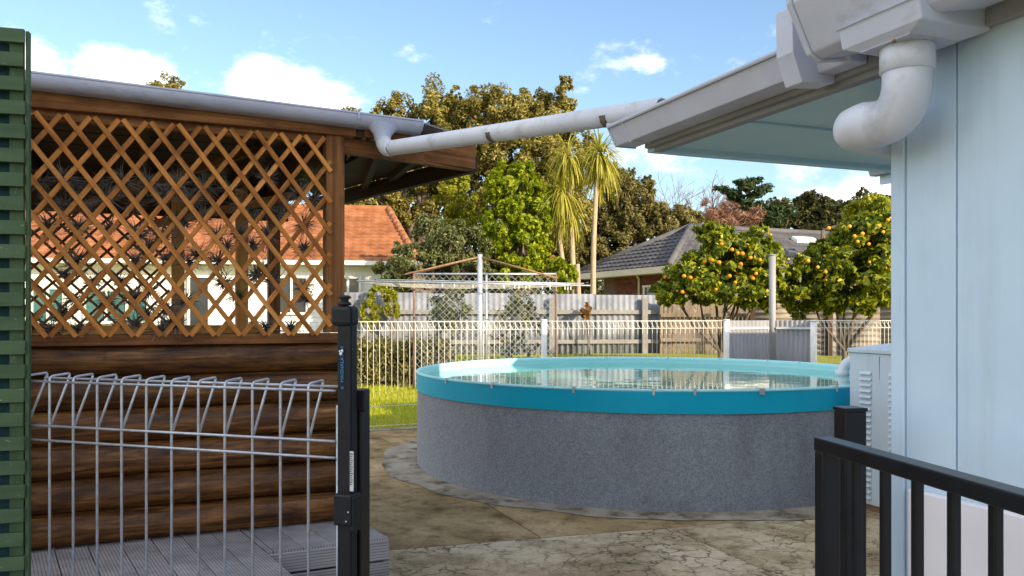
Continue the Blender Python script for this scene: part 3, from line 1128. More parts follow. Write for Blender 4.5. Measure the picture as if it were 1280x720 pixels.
# lean-to roof sheet and an unseen block added behind it to shade the cabin
V = [HP(-7, -.03, 2.085), HP(ET + .02, -.03, 2.085), HP(ET + .02, 4.3, 2.75), HP(-7, 4.3, 2.75)]
poly('lean_roof', V + [p - Vector((0, 0, .03)) for p in V], [(0, 1, 2, 3), (7, 6, 5, 4), (0, 4, 5, 1), (1, 5, 6, 2), (2, 6, 7, 3), (3, 7, 4, 0)], MAT['house_roof'], house)
hbox('shading_block', -9, -.8, 2.0, 4.8, 1.9, 6.2, 'wall_paint')
V = [HP(-9.4, 1.6, 6.18), HP(-.4, 1.6, 6.18), HP(-.4, 5.2, 6.18), HP(-9.4, 5.2, 6.18), HP(-7.4, 3.4, 7.1), HP(-2.4, 3.4, 7.1)]
poly('shading_block_roof', V, [(0, 1, 5, 4), (1, 2, 5), (2, 3, 4, 5), (3, 0, 4), (3, 2, 1, 0)], MAT['house_roof'], house)
# far gutter (box profile, slightly splayed) on the eave
gp = [(0, .0), (-.075, -.0), (-.108, .066), (-.108, .072), (-.1, .072), (-.1, .066), (-.072, .008), (-.008, .008), (-.008, .07), (0, .07)]
g0 = HP(ET + .06, -.024, 1.992)
gutf = extrude_profile('gutter', gp, HP(.18, -.024, 1.992), g0, hb, MAT['gutter_white'], house, bev=.002)
extrude_profile('gutter_end', [(.004, -.003), (-.077, -.003), (-.112, .066), (-.112, .078), (.004, .078)], g0, g0 + ha * .006, hb, MAT['gutter_white'], house, bev=.001)
extrude_profile('gutter_joint', [(.0, -.004), (-.078, -.004), (-.113, .066), (-.108, .066), (-.074, 0), (0, 0)], g0 - ha * .105, g0 - ha * .095, hb, MAT['gutter_white'], house)
extrude_profile('gutter_lip', [(-.1105, .058), (-.1105, .062), (-.104, .062), (-.104, .058)], HP(.18, -.024, 1.992), g0, hb, MAT['fascia_paint'], house)
# folded stop where the two gutters meet
extrude_profile('stop_end', [(0, -.022), (-.10, -.03), (-.128, .04), (-.13, .15), (0, .15)], HP(.165, -.024, 1.992), HP(.225, -.024, 1.992), hb, MAT['gutter_white'], house, bev=.002)
extrude_profile('cover_flashing', [(0, -.004), (-.05, -.004), (-.07, .05), (-.07, .12), (0, .12)], HP(.06, -.024, 1.992), HP(.205, -.024, 1.992), hb, MAT['gutter_white'], house, bev=.004)
# deep near gutter
gp2 = [(0, .012), (-.125, -.012), (-.150, .0), (-.205, .105), (-.212, .19), (-.20, .19), (-.19, .1), (-.14, .015), (-.01, .03), (-.01, .18), (0, .18)]
extrude_profile('gutter', gp2, HP(-6.8, -.024, 2.0), HP(.075, -.024, 2.0), hb, MAT['gutter_white'], house, bev=.006)
extrude_profile('gutter_end', [(0, .002), (-.125, -.018), (-.155, -.004), (-.212, .105), (-.219, .2), (0, .2)], HP(.075, -.024, 2.0), HP(.089, -.024, 2.0), hb, MAT['gutter_white'], house, bev=.004)
# outlet box and downpipe
DPX = on_plane(1134, 40, HP(0, -.115, 0), hb)
tO = (DPX - HW).dot(ha)
V = []
for (z, tt, b0, b1) in ((2.012, .105, -.20, -.002), (1.972, .105, -.19, -.004), (1.955, .062, -.175, -.05)):
    for (sx, bb) in ((-1, b0), (1, b0), (1, b1), (-1, b1)):
        V.append(HP(tO + sx * tt, bb, z))
Fc = [(0, 1, 2, 3), (11, 10, 9, 8)] + [(4 * r + i, 4 * r + (i + 1) % 4, 4 * r + 4 + (i + 1) % 4, 4 * r + 4 + i) for r in range(2) for i in range(4)]
poly('outlet_box', V, Fc, MAT['gutter_white'], house, bev=.004)
D0 = HP(tO, -.115, 1.965)
yD = D0.y
down = tube('downpipe', [D0 - Vector((0, 0, .02))] + arc(D0 - Vector((0, 0, .085)), P(1130, 158, yD + .02), P(1082, 156, yD + .10), 10)
            + arc(P(1070, 161, yD + .14), P(1068, 163, yD + .24), P(1092, 170, yD + .40), 8)[0:] + [P(1150, 178, yD + .52), P(1190, 200, yD + .54), P(1195, 700, yD + .54)],
            .049, MAT['pvc'], house, 28)
sk = tube('pipe_socket', [D0 + Vector((0, 0, .004)), D0 - Vector((0, 0, .06)), D0 - Vector((0, 0, .062))], [.0535, .0535, .049], MAT['pvc'], house, 28)
sp = P(1117, 52, yD - .058)
tube('screw', [sp, sp + Vector((0, -.004, 0))], .004, MAT['rust'], down, 10)
# wing further on: only the eave end shows, hidden body shaped to shade the pool
wing = thing('house_wing', HP(3, 5.5, 0), 'end of a white eave just past the pale blue wall corner', 'house')
WB, WT = 4.95, 4.35
hbox('wall', -1.0, WT, WB, 9.5, 0, 2.68, 'wall_paint', 0, wing)
hbox('fascia', -1.0, WT + .3, WB - .32, WB - .29, 2.64, 2.80, 'gutter_white', 0, wing)
extrude_profile('gutter', [(0, 0), (-.08, 0), (-.115, .085), (-.105, .085), (-.075, .01), (0, .01)], HP(-1, WB - .32, 2.72), HP(WT + .34, WB - .32, 2.72), hb, MAT['fascia_paint'], wing)
hbox('soffit', -1.0, WT + .28, WB - .29, WB, 2.66, 2.676, 'soffit_paint', 0, wing)
V = [HP(-1, WB - .36, 2.80), HP(WT + .36, WB - .36, 2.80), HP(WT + .36, 9.9, 2.80), HP(-1, 9.9, 2.80), HP(-1, 7.2, 3.5), HP(WT - 1.6, 7.2, 3.5)]
poly('roof', V, [(0, 1, 5, 4), (1, 2, 5), (2, 3, 4, 5), (3, 0, 4), (3, 2, 1, 0)], MAT['house_roof'], wing)

# ================================================================ green slatted screen
gs0 = P(32, 400, 3.06)
scr = thing('slatted_screen', (gs0.x, gs0.y, 0), 'tall dark green slatted timber screen with peeling paint', 'screen')
sd = Vector((-.96, .0, 0)) + Vector((0, -.28, 0))
sd.normalize()
sfront = Vector((-sd.y, sd.x, 0))
if sfront.y > 0:
    sfront = -sfront
ztop = P(0, 38, 3.06).z
zz = ztop - .026
i = 0
while zz > .03:
    ll = .60
    beam('slat', Vector((gs0.x + .004 * math.sin(i * 5), gs0.y, zz)) + sfront * .012, Vector((gs0.x, gs0.y, zz)) + sd * ll + sfront * .012, .018, .050, MAT['green_paint'], scr, bev=.002)
    zz -= .0868
    i += 1
for k in (.003, .34, .56):
    q = gs0 + sd * (k + .028)
    beam('batten', Vector((q.x, q.y, 0)) - sfront * .016, Vector((q.x, q.y, ztop - .004)) - sfront * .016, .024, .046, MAT['green_paint'], scr, up=sd, bev=.002)
q0, q1 = gs0 + sd * .05, gs0 + sd * .6
poly('shade_cloth', [Vector((q0.x, q0.y, .02)) - sfront * .03, Vector((q1.x, q1.y, .02)) - sfront * .03, Vector((q1.x, q1.y, ztop - .02)) - sfront * .03, Vector((q0.x, q0.y, ztop - .02)) - sfront * .03],
     [(0, 1, 2, 3)], MAT['shade_cloth'], scr)
q = gs0 - sd * .004
beam('edge_post', Vector((q.x, q.y, 0)) - sfront * .02, Vector((q.x, q.y, ztop + .0)) - sfront * .02, .03, .012, MAT['green_paint'], scr, up=sd, bev=.002)

# ================================================================ wire gate
GL = P(34, 480, 3.10)
GR = P(419, 480, 2.69)
gdir = (GR - GL)
gdir.z = 0
glen = gdir.length
gdir.normalize()
gback = Vector((-gdir.y, gdir.x, 0))
if gback.y < 0:
    gback = -gback
gate = thing('wire_gate', (GL.x, GL.y, .05), 'galvanised wire gate with folded loop top in front of the log wall', 'gate')
gzt = CH - (476 - HOR) / F * 3.10
zr2 = CH - (530.5 - HOR) / F * 3.10
zr3 = CH - (548.5 - HOR) / F * 3.10
us = [33.5, 62, 91.5, 121.5, 152, 183, 214.5, 248, 281, 315.5, 350.5, 385.5]


def gpt(u):
    k = (u - 640) / F
    t = (k * GL.y - GL.x) / (gdir.x - k * gdir.y)
    return GL + gdir * t


WR = .0047
GF = frame(gdir)
bp = [Vector((0, 0, .08 - gzt)), Vector((0, 0, .0))]
loop = [Vector((0, 0, .08)), Vector((0, 0, gzt - .012))] + arc((0, 0, gzt), (0, .0, gzt + .018), (.0, .018, gzt + .02), 4) + \
    arc((0, .080, gzt + .024), (0, .094, gzt + .026), (0, .086, gzt + .006), 4) + [Vector((0, .006, zr2 + .004))]
v, f = tube_data(loop, WR, 8)
sgn = 1 if (GF.to_3x3() @ Vector((0, 1, 0))).dot(gback) > 0 else -1
wire_me = mesh_np('gate_wire', [Vector((p.x, p.y * sgn, p.z)) for p in v], f, True)
for u in us:
    p = gpt(u)
    add('gate_wire', wire_me, MAT['galvanised'], gate, Matrix.Translation((p.x, p.y, 0)) @ GF)
for (z, off) in ((gzt, -.008), (gzt + .006, .078), (zr2, -.008), (zr3, -.008), (.12, -.008)):
    a = gpt(34) + gback * off
    c = gpt(421) + gback * off
    tube('gate_rail', [(a.x, a.y, z), (c.x, c.y, z)], WR * .95, MAT['galvanised'], gate, 8)
a = gpt(422.5)
tube('gate_stile', [(a.x, a.y, .06), (a.x, a.y, zr2 + .005 + .11)], .0065, MAT['galvanised'], gate, 8)
a = gpt(31)
beam('hinge', Vector((a.x, a.y, zr2 - .03)), Vector((a.x, a.y, zr2 + .005)), .012, .012, MAT['clip_steel'], gate)

# latch post and latch
LP = P(434.5, 480, 2.66)
latch = thing('gate_latch', (LP.x, LP.y, .4), 'tall black gate latch tube with a pull knob and white sticker', 'latch')
LF = frame(gdir)


def lbox(name, u0, u1, v0, v1, Y, dep, m, parent, bev=.004, dy=0):
    a, c = P(u0, v0, Y), P(u1, v1, Y)
    w_, h_ = c.x - a.x, a.z - c.z
    M = Matrix.Translation(((a.x + c.x) / 2, Y + dy, (a.z + c.z) / 2)) @ LF
    return add(name, box_mesh(w_, dep, h_, MAT[m]), MAT[m], parent, M, bev)


lbox('latch_tube', 424.5, 444, 405, 760, 2.66, .048, 'black_plastic', latch, .008)
lbox('latch_head', 417, 445.5, 382.5, 407.5, 2.66, .06, 'black_plastic', latch, .012)
kc = P(431, 380, 2.66)
prof = [(.010, -.006), (.021, -.004), (.020, .004), (.013, .008), (.012, .014), (.021, .019), (.0195, .024), (.010, .0275), (0.001, .0285)]
V, Fc = [], []
for r_, z_ in prof:
    for k in range(20):
        V.append(Vector((r_ * math.cos(k * math.pi / 10), r_ * math.sin(k * math.pi / 10), z_)))
for i in range(len(prof) - 1):
    for k in range(20):
        Fc.append((i * 20 + k, i * 20 + (k + 1) % 20, (i + 1) * 20 + (k + 1) % 20, (i + 1) * 20 + k))
add('pull_knob', mesh_np('knob', V, Fc, True), MAT['black_plastic'], latch, Matrix.Translation(kc))
lbox('latch_body', 421.5, 447, 615, 655, 2.655, .066, 'black_plastic', latch, .008, -.004)
lbox('latch_tongue', 441, 449, 618, 662, 2.65, .05, 'black_plastic', latch, .004, -.01)
# round face under the head so that the tube reads as round-cornered
front = -gback
lab = lbox('sticker', 434.6, 442.4, 564, 614, 2.632, .0016, 'label_white', latch, 0, 0)
for j in range(15):
    vv = 567 + j * 2.7
    lbox('print_line', 435.6, 441.4 - (j % 3) * .9, vv, vv + 1.1, 2.6305, .001, 'print_dark', lab, 0, 0)


def text_mesh(body, size):
    cu = bpy.data.curves.new('lettering', 'FONT')
    cu.body = body
    cu.size = size
    cu.extrude = .0004
    cu.resolution_u = 2
    tmp = bpy.data.objects.new('tmp', cu)
    COL.objects.link(tmp)
    bpy.context.view_layer.update()
    me = bpy.data.meshes.new_from_object(tmp.evaluated_get(bpy.context.evaluated_depsgraph_get()))
    bpy.data.objects.remove(tmp)
    return me


tm = text_mesh('MAGNALATCH', .0165)
tp = P(429.5, 478, 2.632)
LR = frame(gdir)
Mt = Matrix.Translation(tp) @ LR @ Matrix.Rotation(R(90), 4, 'X') @ Matrix.Rotation(R(90), 4, 'Z')
add('lettering', tm, MAT['print_blue'], latch, Mt)
tm2 = text_mesh('o', .02)
add('emblem', tm2, MAT['print_blue'], latch, Matrix.Translation(P(429.5, 487, 2.632)) @ LR @ Matrix.Rotation(R(90), 4, 'X') @ Matrix.Rotation(R(90), 4, 'Z'))
c = P(425.8, 442, 2.631)
for (du, dv, r_) in ((0, 0, 2.0), (1.6, -3.4, 1.5), (-1.2, -3.0, 1.2)):
    q = P(426 + du, 442 + dv, 2.631)
    tube('emblem', [q, q + front * .0012], r_ * 2.66 / F, MAT['dado_white'], latch, 12)
for (u, v) in ((435.6, 640.5), (433, 652)):
    q = P(u, v, 2.612)
    tube('screw', [q, q + front * .004], .0032, MAT['screw'], latch, 10)
gp_ = P(451, 600, 2.73)
gpost = thing('gate_post', (gp_.x, gp_.y, 0), 'short square black metal post directly behind the latch tube', 'post')
beam('post', Vector((gp_.x - .012, gp_.y, 0)), Vector((gp_.x - .012, gp_.y, CH - (486 - HOR) / F * 2.73)), .062, .062, MAT['black_metal'], gpost, up=gback, bev=.004)
for (u, v) in ((452, 505.5), (452.5, 627)):
    q = P(u, v, 2.735) + front * .043
    tube('bolt', [q, q + front * .005], .0042, MAT['screw'], gpost, 10)
lbox('striker', 446, 457, 488, 515, 2.69, .012, 'black_plastic', gpost, .003, 0)

# ================================================================ black railing gate
r0 = P(1016, 546, 1.66)
rd = Vector((.152, -1, 0)).normalized()
rz = r0.z
rs = Vector((rd.y, -rd.x, 0))                          # across
if rs.x < 0:
    rs = -rs
rail = thing('railing_gate', (r0.x, r0.y, 0), 'black metal railing gate with square top rail and upright bars', 'gate')


def RP(t, off, z):
    return r0 + rd * t + rs * off + Vector((0, 0, z - rz))


beam('top_rail', RP(0, .021, rz - .0135), RP(1.35, .021, rz - .0135), .040, .027, MAT['black_metal'], rail, bev=.003)
beam('bottom_rail', RP(0, .021, .14), RP(1.35, .021, .14), .036, .034, MAT['black_metal'], rail, bev=.003)
beam('stile', RP(.018, .021, .1), RP(.018, .021, rz - .0265), .032, .038, MAT['black_metal'], rail, up=rs, bev=.003)
for i in range(13):
    t = .122 + .0885 * i
    beam('baluster', RP(t, .021, .157), RP(t, .021, rz - .027), .015, .015, MAT['black_metal'], rail, up=rs, bev=.002)
bpost = P(1062.5, 511, 1.86)
rpost = thing('railing_post', (bpost.x, bpost.y, 0), 'square black metal post standing behind the railing gate', 'post')
beam('post', Vector((bpost.x, bpost.y, 0)), Vector((bpost.x, bpost.y, bpost.z - .004)), .05, .05, MAT['black_metal'], rpost, up=rs, bev=.003)
beam('cap', Vector((bpost.x, bpost.y, bpost.z - .004)), Vector((bpost.x, bpost.y, bpost.z + .004)), .054, .054, MAT['black_metal'], rpost, up=rs, bev=.002)

# ================================================================ heater cabinet
k0 = G(1062, 634)
k1 = G(1118, 650.5)
kd = (k1 - k0).normalized()
kin = Vector((-kd.y, kd.x, 0))
if kin.x < 0:
    kin = -kin
KH = 1.135
heat = thing('heater_cabinet', (k0.x, k0.y, 0), 'white louvred metal equipment cabinet beside the pool', 'cabinet')
kl = .62


def KP(t, i, z):
    return Vector((k0.x, k0.y, 0)) + kd * t + kin * i + Vector((0, 0, z))


V, Fc = prism_data([(KP(0, 0, 0).x, KP(0, 0, 0).y), (KP(kl, 0, 0).x, KP(kl, 0, 0).y), (KP(kl, .6, 0).x, KP(kl, .6, 0).y), (KP(0, .6, 0).x, KP(0, .6, 0).y)], .06, KH)
poly('body', V, Fc, MAT['cabinet_white'], heat, bev=.006)
V, Fc = prism_data([(KP(-.012, -.014, 0).x, KP(-.012, -.014, 0).y), (KP(kl + .012, -.014, 0).x, KP(kl + .012, -.014, 0).y), (KP(kl + .012, .614, 0).x, KP(kl + .012, .614, 0).y), (KP(-.012, .614, 0).x, KP(-.012, .614, 0).y)], KH, KH + .03)
V[4:] = [V[4], V[5], V[6] + Vector((0, 0, .05)), V[7] + Vector((0, 0, .05))]
poly('lid', V, Fc, MAT['cabinet_white'], heat, bev=.005)
V, Fc = prism_data([(KP(.02, .02, 0).x, KP(.02, .02, 0).y), (KP(kl - .02, .02, 0).x, KP(kl - .02, .02, 0).y), (KP(kl - .02, .58, 0).x, KP(kl - .02, .58, 0).y), (KP(.02, .58, 0).x, KP(.02, .58, 0).y)], .0, .06)
poly('plinth', V, Fc, MAT['rust'], heat)


def cab_t(u):
    k = (u - 640) / F
    o = KP(0, 0, 0)
    return (k * o.y - o.x) / (kd.x - k * kd.y)


for (ua, ub) in ((1075.5, 1089.5), (1112, 1124)):
    ta, tb = cab_t(ua), cab_t(ub)
    for i in range(22):
        z = KH - .13 - i * .042
        a, c_ = KP(ta, 0, z), KP(tb, 0, z)
        V = [a - kin * .001, c_ - kin * .001, c_ - kin * .018 - Vector((0, 0, .020)), a - kin * .018 - Vector((0, 0, .020)),
             a - kin * .001 - Vector((0, 0, .022)), c_ - kin * .001 - Vector((0, 0, .022))]
        poly('louvre', V, [(0, 3, 2, 1), (0, 4, 3), (1, 2, 5), (3, 4, 5, 2)], MAT['cabinet_white'], heat)
tr = cab_t(1099)
poly('rust_streak', [KP(tr, -.0015, KH - .02), KP(tr + .006, -.0015, KH - .02), KP(tr + .005, -.0015, KH - .17), KP(tr + .002, -.0015, KH - .19)], [(0, 1, 2, 3)], MAT['rust'], heat)

# ================================================================ white wire pool fence
def fence_wire_mesh(h, r=.0036):
    z2 = h - .11
    pts = [Vector((0, 0, .03)), Vector((0, 0, h - .01)), Vector((0, .012, h)), Vector((.0, .062, h + .002)), Vector((.012, .07, h - .01)), Vector((.036, .004, z2))]
    v, f = tube_data(pts, r, 5)
    return mesh_np('fence_wire', v, f, True)


FH = 1.335
fw = fence_wire_mesh(FH)


def wire_fence(pts, label, spacing, n_skip=()):
    """pts: world (x,y) end points of one run"""
    a, c = Vector((*pts[0], 0)), Vector((*pts[1], 0))
    d = (c - a).normalized()
    t = thing('wire_pool_fence', a, label, 'fence', 'white wire fence runs around the pool')
    fr = frame(d)
    L = (c - a).length
    k = 0
    while k * spacing < L:
        add('fence_wire', fw, MAT['white_metal'], t, Matrix.Translation(a + d * (k * spacing + .02)) @ fr)
        k += 1
    nb = fr.to_3x3() @ Vector((0, 1, 0))
    for z, off in ((FH - .006, -.006), (FH - .004, .062), (FH - .11, -.007), (.30, -.007), (.06, -.007)):
        p, q = a + nb * off, c + nb * off
        tube('fence_rail', [(p.x, p.y, z), (q.x, q.y, z)], .0042, MAT['white_metal'], t, 6)
    return t


def gx(u, Y):
    return ((u - 640) / F * Y, Y)


def fpost(u, Y, top_v, w_, label, m='white_metal', name='fence_post', v_round=True):
    x, y = gx(u, Y)
    z = CH - (top_v - HOR) / F * Y
    t = thing(name, (x, y, 0), label, 'post')
    tube('post', [(x, y, 0), (x, y, z - .02)], w_ / 2, MAT[m], t, 14)
    tube('cap', [(x, y, z - .02), (x, y, z - .004), (x, y, z)], [w_ / 2 + .006, w_ / 2 + .006, w_ / 2 - .01], MAT[m], t, 14)
    return t


def Yf(u):
    return 10.40 + (u - 490) / (908 - 490) * 1.9


wire_fence([gx(300, Yf(300)), gx(680, Yf(680) - .02)], 'white wire fence run between the lawn and the log cabin side of the pool', .077)
wire_fence([gx(682, Yf(682)), gx(907, Yf(907))], 'white wire fence run in front of the grey corrugated fence', .077)
wire_fence([gx(1019, 12.35), gx(1215, 13.0)], 'white wire fence run between the corrugated gate panels and the pale blue house', .068)
fpost(680, Yf(680) - .04, 399, .075, 'white round fence post between two wire runs behind the pool')
fpost(908, 12.26, 399, .085, 'white fence post where the wire run meets the corrugated panel')
fpost(1017, 12.30, 400, .095, 'white fence post between the corrugated panel and the wire run by the house')
fpost(965.5, 12.62, 318, .10, 'tall pale pole rising between the two corrugated panels', 'panel_white', 'tall_pole')


def ribbed(name, a, c, z0, z1, pitch_, amp, m, parent, horizontal=False, nper=6, thick=.006):
    """corrugated sheet between two ground points"""
    a, c = Vector(a), Vector(c)
    d = (c - a)
    L = Vector((d.x, d.y)).length
    dn = Vector((d.x, d.y, 0)).normalized()
    nn = Vector((dn.y, -dn.x, 0))
    V, Fc = [], []
    if not horizontal:
        n = max(4, int(L / pitch_ * nper))
        for i in range(n + 1):
            s = L * i / n
            o = nn * amp * math.sin(2 * math.pi * s / pitch_)
            p = Vector((a.x, a.y, 0)) + dn * s + o
            V += [p + Vector((0, 0, z0)), p + Vector((0, 0, z1))]
            if i:
                Fc.append((2 * i - 2, 2 * i, 2 * i + 1, 2 * i - 1))
    else:
        n = max(4, int((z1 - z0) / pitch_ * nper))
        for i in range(n + 1):
            z = z0 + (z1 - z0) * i / n
            o = nn * amp * math.sin(2 * math.pi * (z - z0) / pitch_)
            V += [Vector((a.x, a.y, z)) + o, Vector((c.x, c.y, z)) + o]
            if i:
                Fc.append((2 * i - 2, 2 * i - 1, 2 * i + 1, 2 * i))
    o = poly(name, V, Fc, MAT[m], parent, smooth=True)
    s = o.modifiers.new('solid', 'SOLIDIFY')
    s.thickness = thick
    return o


pl = thing('ribbed_gate', (*gx(935, 12.4), 0), 'pale corrugated panel between a white post and the tall pole, half sunlit', 'fence panel')
ribbed('sheet', gx(911, 12.30), gx(961, 12.58), .05, 1.335, .07, .010, 'panel_white', pl)
beam('rail', Vector((*gx(911, 12.28), 1.22)), Vector((*gx(961, 12.56), 1.22)), .02, .03, MAT['white_metal'], pl)
pl = thing('ribbed_gate', (*gx(990, 12.4), 0), 'grey corrugated panel in shade between the tall pole and the house fence run', 'fence panel')
ribbed('sheet', gx(970, 12.58), gx(1013, 12.34), .05, 1.335, .07, .010, 'panel_white', pl)
beam('rail', Vector((*gx(970, 12.56), 1.22)), Vector((*gx(1013, 12.32), 1.22)), .02, .03, MAT['white_metal'], pl)

# ================================================================ boundary fences
Y0, Y1 = 20.6, 21.6


def Yc(u):
    return Y0 + (u - 440) / (825 - 440) * (Y1 - Y0)


cf = thing('corrugated_fence', (*gx(600, 21), .44), 'long grey corrugated cement boundary fence with rails and posts', 'fence')
u = 428.0
i = 0
while u < 824:
    Y = Yc(u)
    du = 1.05 * F / Y
    u2 = min(u + du, 826)
    top = CH + (HOR - (365.8 + (u - 470) * .009)) / F * Y + .012 * math.sin(i * 2.7)
    ribbed('sheet', (*gx(u, Y + .02 * (i % 2)), 0), (*gx(u2 + .3, Yc(u2) + .02 * (i % 2)), 0), .40, top, .150, .022, 'fence_cement', cf)
    u = u2
    i += 1
for z in (1.50, .75):
    beam('rail', Vector((*gx(428, Yc(428) - .06), z)), Vector((*gx(826, Yc(826) - .06), z)), .05, .10, MAT['concrete_post'], cf)
for u in (556, 690, 806, 436):
    x, y = gx(u, Yc(u) - .12)
    beam('post', Vector((x, y, .3)), Vector((x, y, 1.86)), .14, .14, MAT['concrete_post'], cf, up=(0, 1, 0))

tf = thing('paling_fence', (*gx(850, 21.4), .44), 'weathered timber paling fence behind the first orange tree', 'fence')
for i in range(22):
    uu = 827 + i * 5.2
    x, y = gx(uu, 21.3)
    beam('paling', Vector((x, y, .40)), Vector((x, y, 1.86 + .02 * math.sin(i * 3.1))), .085, .02, MAT['fence_timber'], tf, up=(0, 1, 0))
for z in (1.42, .8):
    beam('rail', Vector((*gx(826, 21.2), z)), Vector((*gx(942, 21.2), z)), .05, .09, MAT['fence_timber'], tf)
hf = thing('ribbed_iron_fence', (*gx(1020, 20), .44), 'brown horizontally ribbed iron fence behind the orange trees', 'fence')
for i in range(7):
    ua, ub = 935 + i * 55, 935 + (i + 1) * 55
    ribbed('sheet', (*gx(ua, 20.8 - i * .25), 0), (*gx(ub, 20.8 - (i + 1) * .25), 0), .38, 1.80, .135, .030, 'fence_iron', hf, horizontal=True)
for uu in (940, 1037, 1130):
    x, y = gx(uu, 20.3)
    beam('post', Vector((x, y, .3)), Vector((x, y, 1.9)), .12, .12, MAT['dark_wood'], hf, up=(0, 1, 0))

# ================================================================ clothes line and chain-link frame
CY = 14.6
cg = gz(CY)
cx0 = gx(600, CY)
cl = thing('clothes_line', (*cx0, cg), 'clothes line on a grey steel pole with rusty sloping arms', 'clothes line')
tube('pole', [(*cx0, cg), P(600, 318, CY)], .044, MAT['galvanised'], cl, 14)
pk = P(600, 321, CY)
for q in (P(506, 343, CY - .6), P(697, 348, CY - .5), P(520, 342, CY + 1.6), P(690, 347, CY + 1.5)):
    tube('arm', [pk, q], .016, MAT['rust'], cl, 8)
cross = [P(446, 351, CY - .35), P(738, 357, CY - .35)]
tube('line_bar', cross, .013, MAT['galvanised'], cl, 8)
tube('line_bar', [P(470, 349.5, CY + .5), P(730, 354.5, CY + .5)], .012, MAT['galvanised'], cl, 8)
for i in range(5):
    a, c_ = P(450 + i * 6, 352 + i * 1.2, CY - .3 + i * .1), P(700 + i * 6, 354 + i * .6, CY - .3 + i * .1)
    m_ = (a + c_) / 2 - Vector((0, 0, .05 + .015 * i))
    tube('line_wire', arc(a, m_, c_, 8), .004, MAT['white_metal'], cl, 5)
for i in range(16):
    t = random.random()
    p = cross[0].lerp(cross[1], .35 + .6 * t) - Vector((0, .03, .02))
    beam('peg', p, p - Vector((0, 0, .06)), .012, .02, MAT['white_paint'], cl, up=(0, 1, 0))

KY = 15.4
kg = gz(KY)
ch = thing('chain_link_frame', (*gx(608, KY), kg), 'chain-link mesh panel on thin rusty posts behind the clothes line', 'fence panel')
zt_ = CH + (HOR - 342.5) / F * KY
for u in (517.5, 608, 695):
    x, y = gx(u, KY)
    tube('post', [(x, y, kg), (x, y, zt_)], .022, MAT['twig'] if u != 608 else MAT['galvanised'], ch, 8)
tube('top_rail', [(*gx(517.5, KY), zt_), (*gx(695, KY), zt_)], .02, MAT['galvanised'], ch, 8)
parts = []
xa, xb = gx(517.5, KY)[0], gx(695, KY)[0]
zb_, ztt = kg + .05, zt_ - .03
st = .12
hgt = ztt - zb_
for sg in (1, -1):
    x = xa - hgt
    while x < xb + hgt:
        p0x, p1x = x, x + sg * hgt
        t0, t1 = 0.0, 1.0
        ta, tb = (xa - p0x) / (p1x - p0x), (xb - p0x) / (p1x - p0x)
        t0, t1 = max(0, min(ta, tb)), min(1, max(ta, tb))
        if t1 > t0 + .02:
            parts.append(tube_data([(p0x + (p1x - p0x) * t0, KY + .004 * sg, zb_ + hgt * t0), (p0x + (p1x - p0x) * t1, KY + .004 * sg, zb_ + hgt * t1)], .0036, 4))
        x += st
v, f = merge(parts)
me_ = poly('wire_mesh', v, f, MAT['galvanised'], ch)
me_['kind'] = 'stuff'

# ================================================================ neighbouring houses
def tiled_facet(name, pts, course, pitch_, amp, m, parent):
    """roof facet from the eave edge (pts[0]-pts[1]) up to the ridge edge (pts[3]-pts[2]) in lapped, waved courses"""
    e0, e1, r1, r0 = [Vector(p) for p in pts]
    hgt = ((r0 + r1) / 2 - (e0 + e1) / 2).length
    n = max(3, int(hgt / course))
    nrm = (e1 - e0).cross(r0 - e0)
    if nrm.length < 1e-6:
        nrm = (e1 - e0).cross(r1 - e0)
    nrm.normalize()
    if nrm.z < 0:
        nrm = -nrm
    parts = []
    for i in range(n):
        t0, t1 = i / n, min((i + 1.12) / n, 1)
        a0, a1 = e0.lerp(r0, t0), e1.lerp(r1, t0)
        b0, b1 = e0.lerp(r0, t1), e1.lerp(r1, t1)
        L = (a1 - a0).length
        k = max(1, int(L / pitch_ * 4))
        V, Fc = [], []
        for j in range(k + 1):
            s = j / k
            lift = .045 + amp * math.sin(2 * math.pi * (L * s) / pitch_)
            V += [a0.lerp(a1, s) + nrm * (lift - .05), a0.lerp(a1, s) + nrm * lift, b0.lerp(b1, s) + nrm * (amp * .3)]
            if j:
                o = 3 * j
                Fc += [(o - 3, o, o + 1, o - 2), (o - 2, o + 1, o + 2, o - 1)]
        parts.append((V, Fc))
    v, f = merge(parts)
    o = poly(name, v, f, MAT[m], parent)
    o['kind'] = 'stuff'
    return o


# orange tiled house beyond the cabin
oh = thing('orange_roof_house', (-8, 26, .4), 'cream house with an orange tiled hip roof beyond the log cabin', 'house')
EZ2 = 2.98
c1 = Vector((*gx(522, 24.3), EZ2))
od = Vector((-.985, -.13, 0)).normalized()
on = Vector((-od.y, od.x, 0))
if on.y < 0:
    on = -on
c0 = c1 + od * 17
hp_ = 4.3
rz_ = EZ2 + 2.02
r1 = c1 + od * .9 + on * hp_
r1.z = rz_
r0 = c0 + on * hp_
r0.z = rz_
tiled_facet('roof_tiles', [c0, c1, r1, r0], .30, .26, .018, 'tile_orange', oh)
c2 = c1 + on * 8.6
tiled_facet('roof_tiles', [c1, c2, r1 + Vector((0, .02, 0)), r1], .30, .26, .018, 'tile_orange', oh)
poly('roof_back', [c0 + on * 8.6, c2, r1 + on * .05, r0 + on * .05], [(0, 1, 2, 3)], MAT['tile_orange'], oh)
tube('ridge_tiles', [r0 + Vector((0, 0, .03)), r1 + Vector((0, 0, .03))], .11, MAT['tile_orange'], oh, 8)
n = 12
for i in range(n):
    a, c_ = c1.lerp(r1, i / n), c1.lerp(r1, (i + 1.1) / n)
    tube('hip_tile', [a + Vector((0, 0, .03)), c_ + Vector((0, 0, .05))], [.115, .095], MAT['tile_orange'], oh, 8)
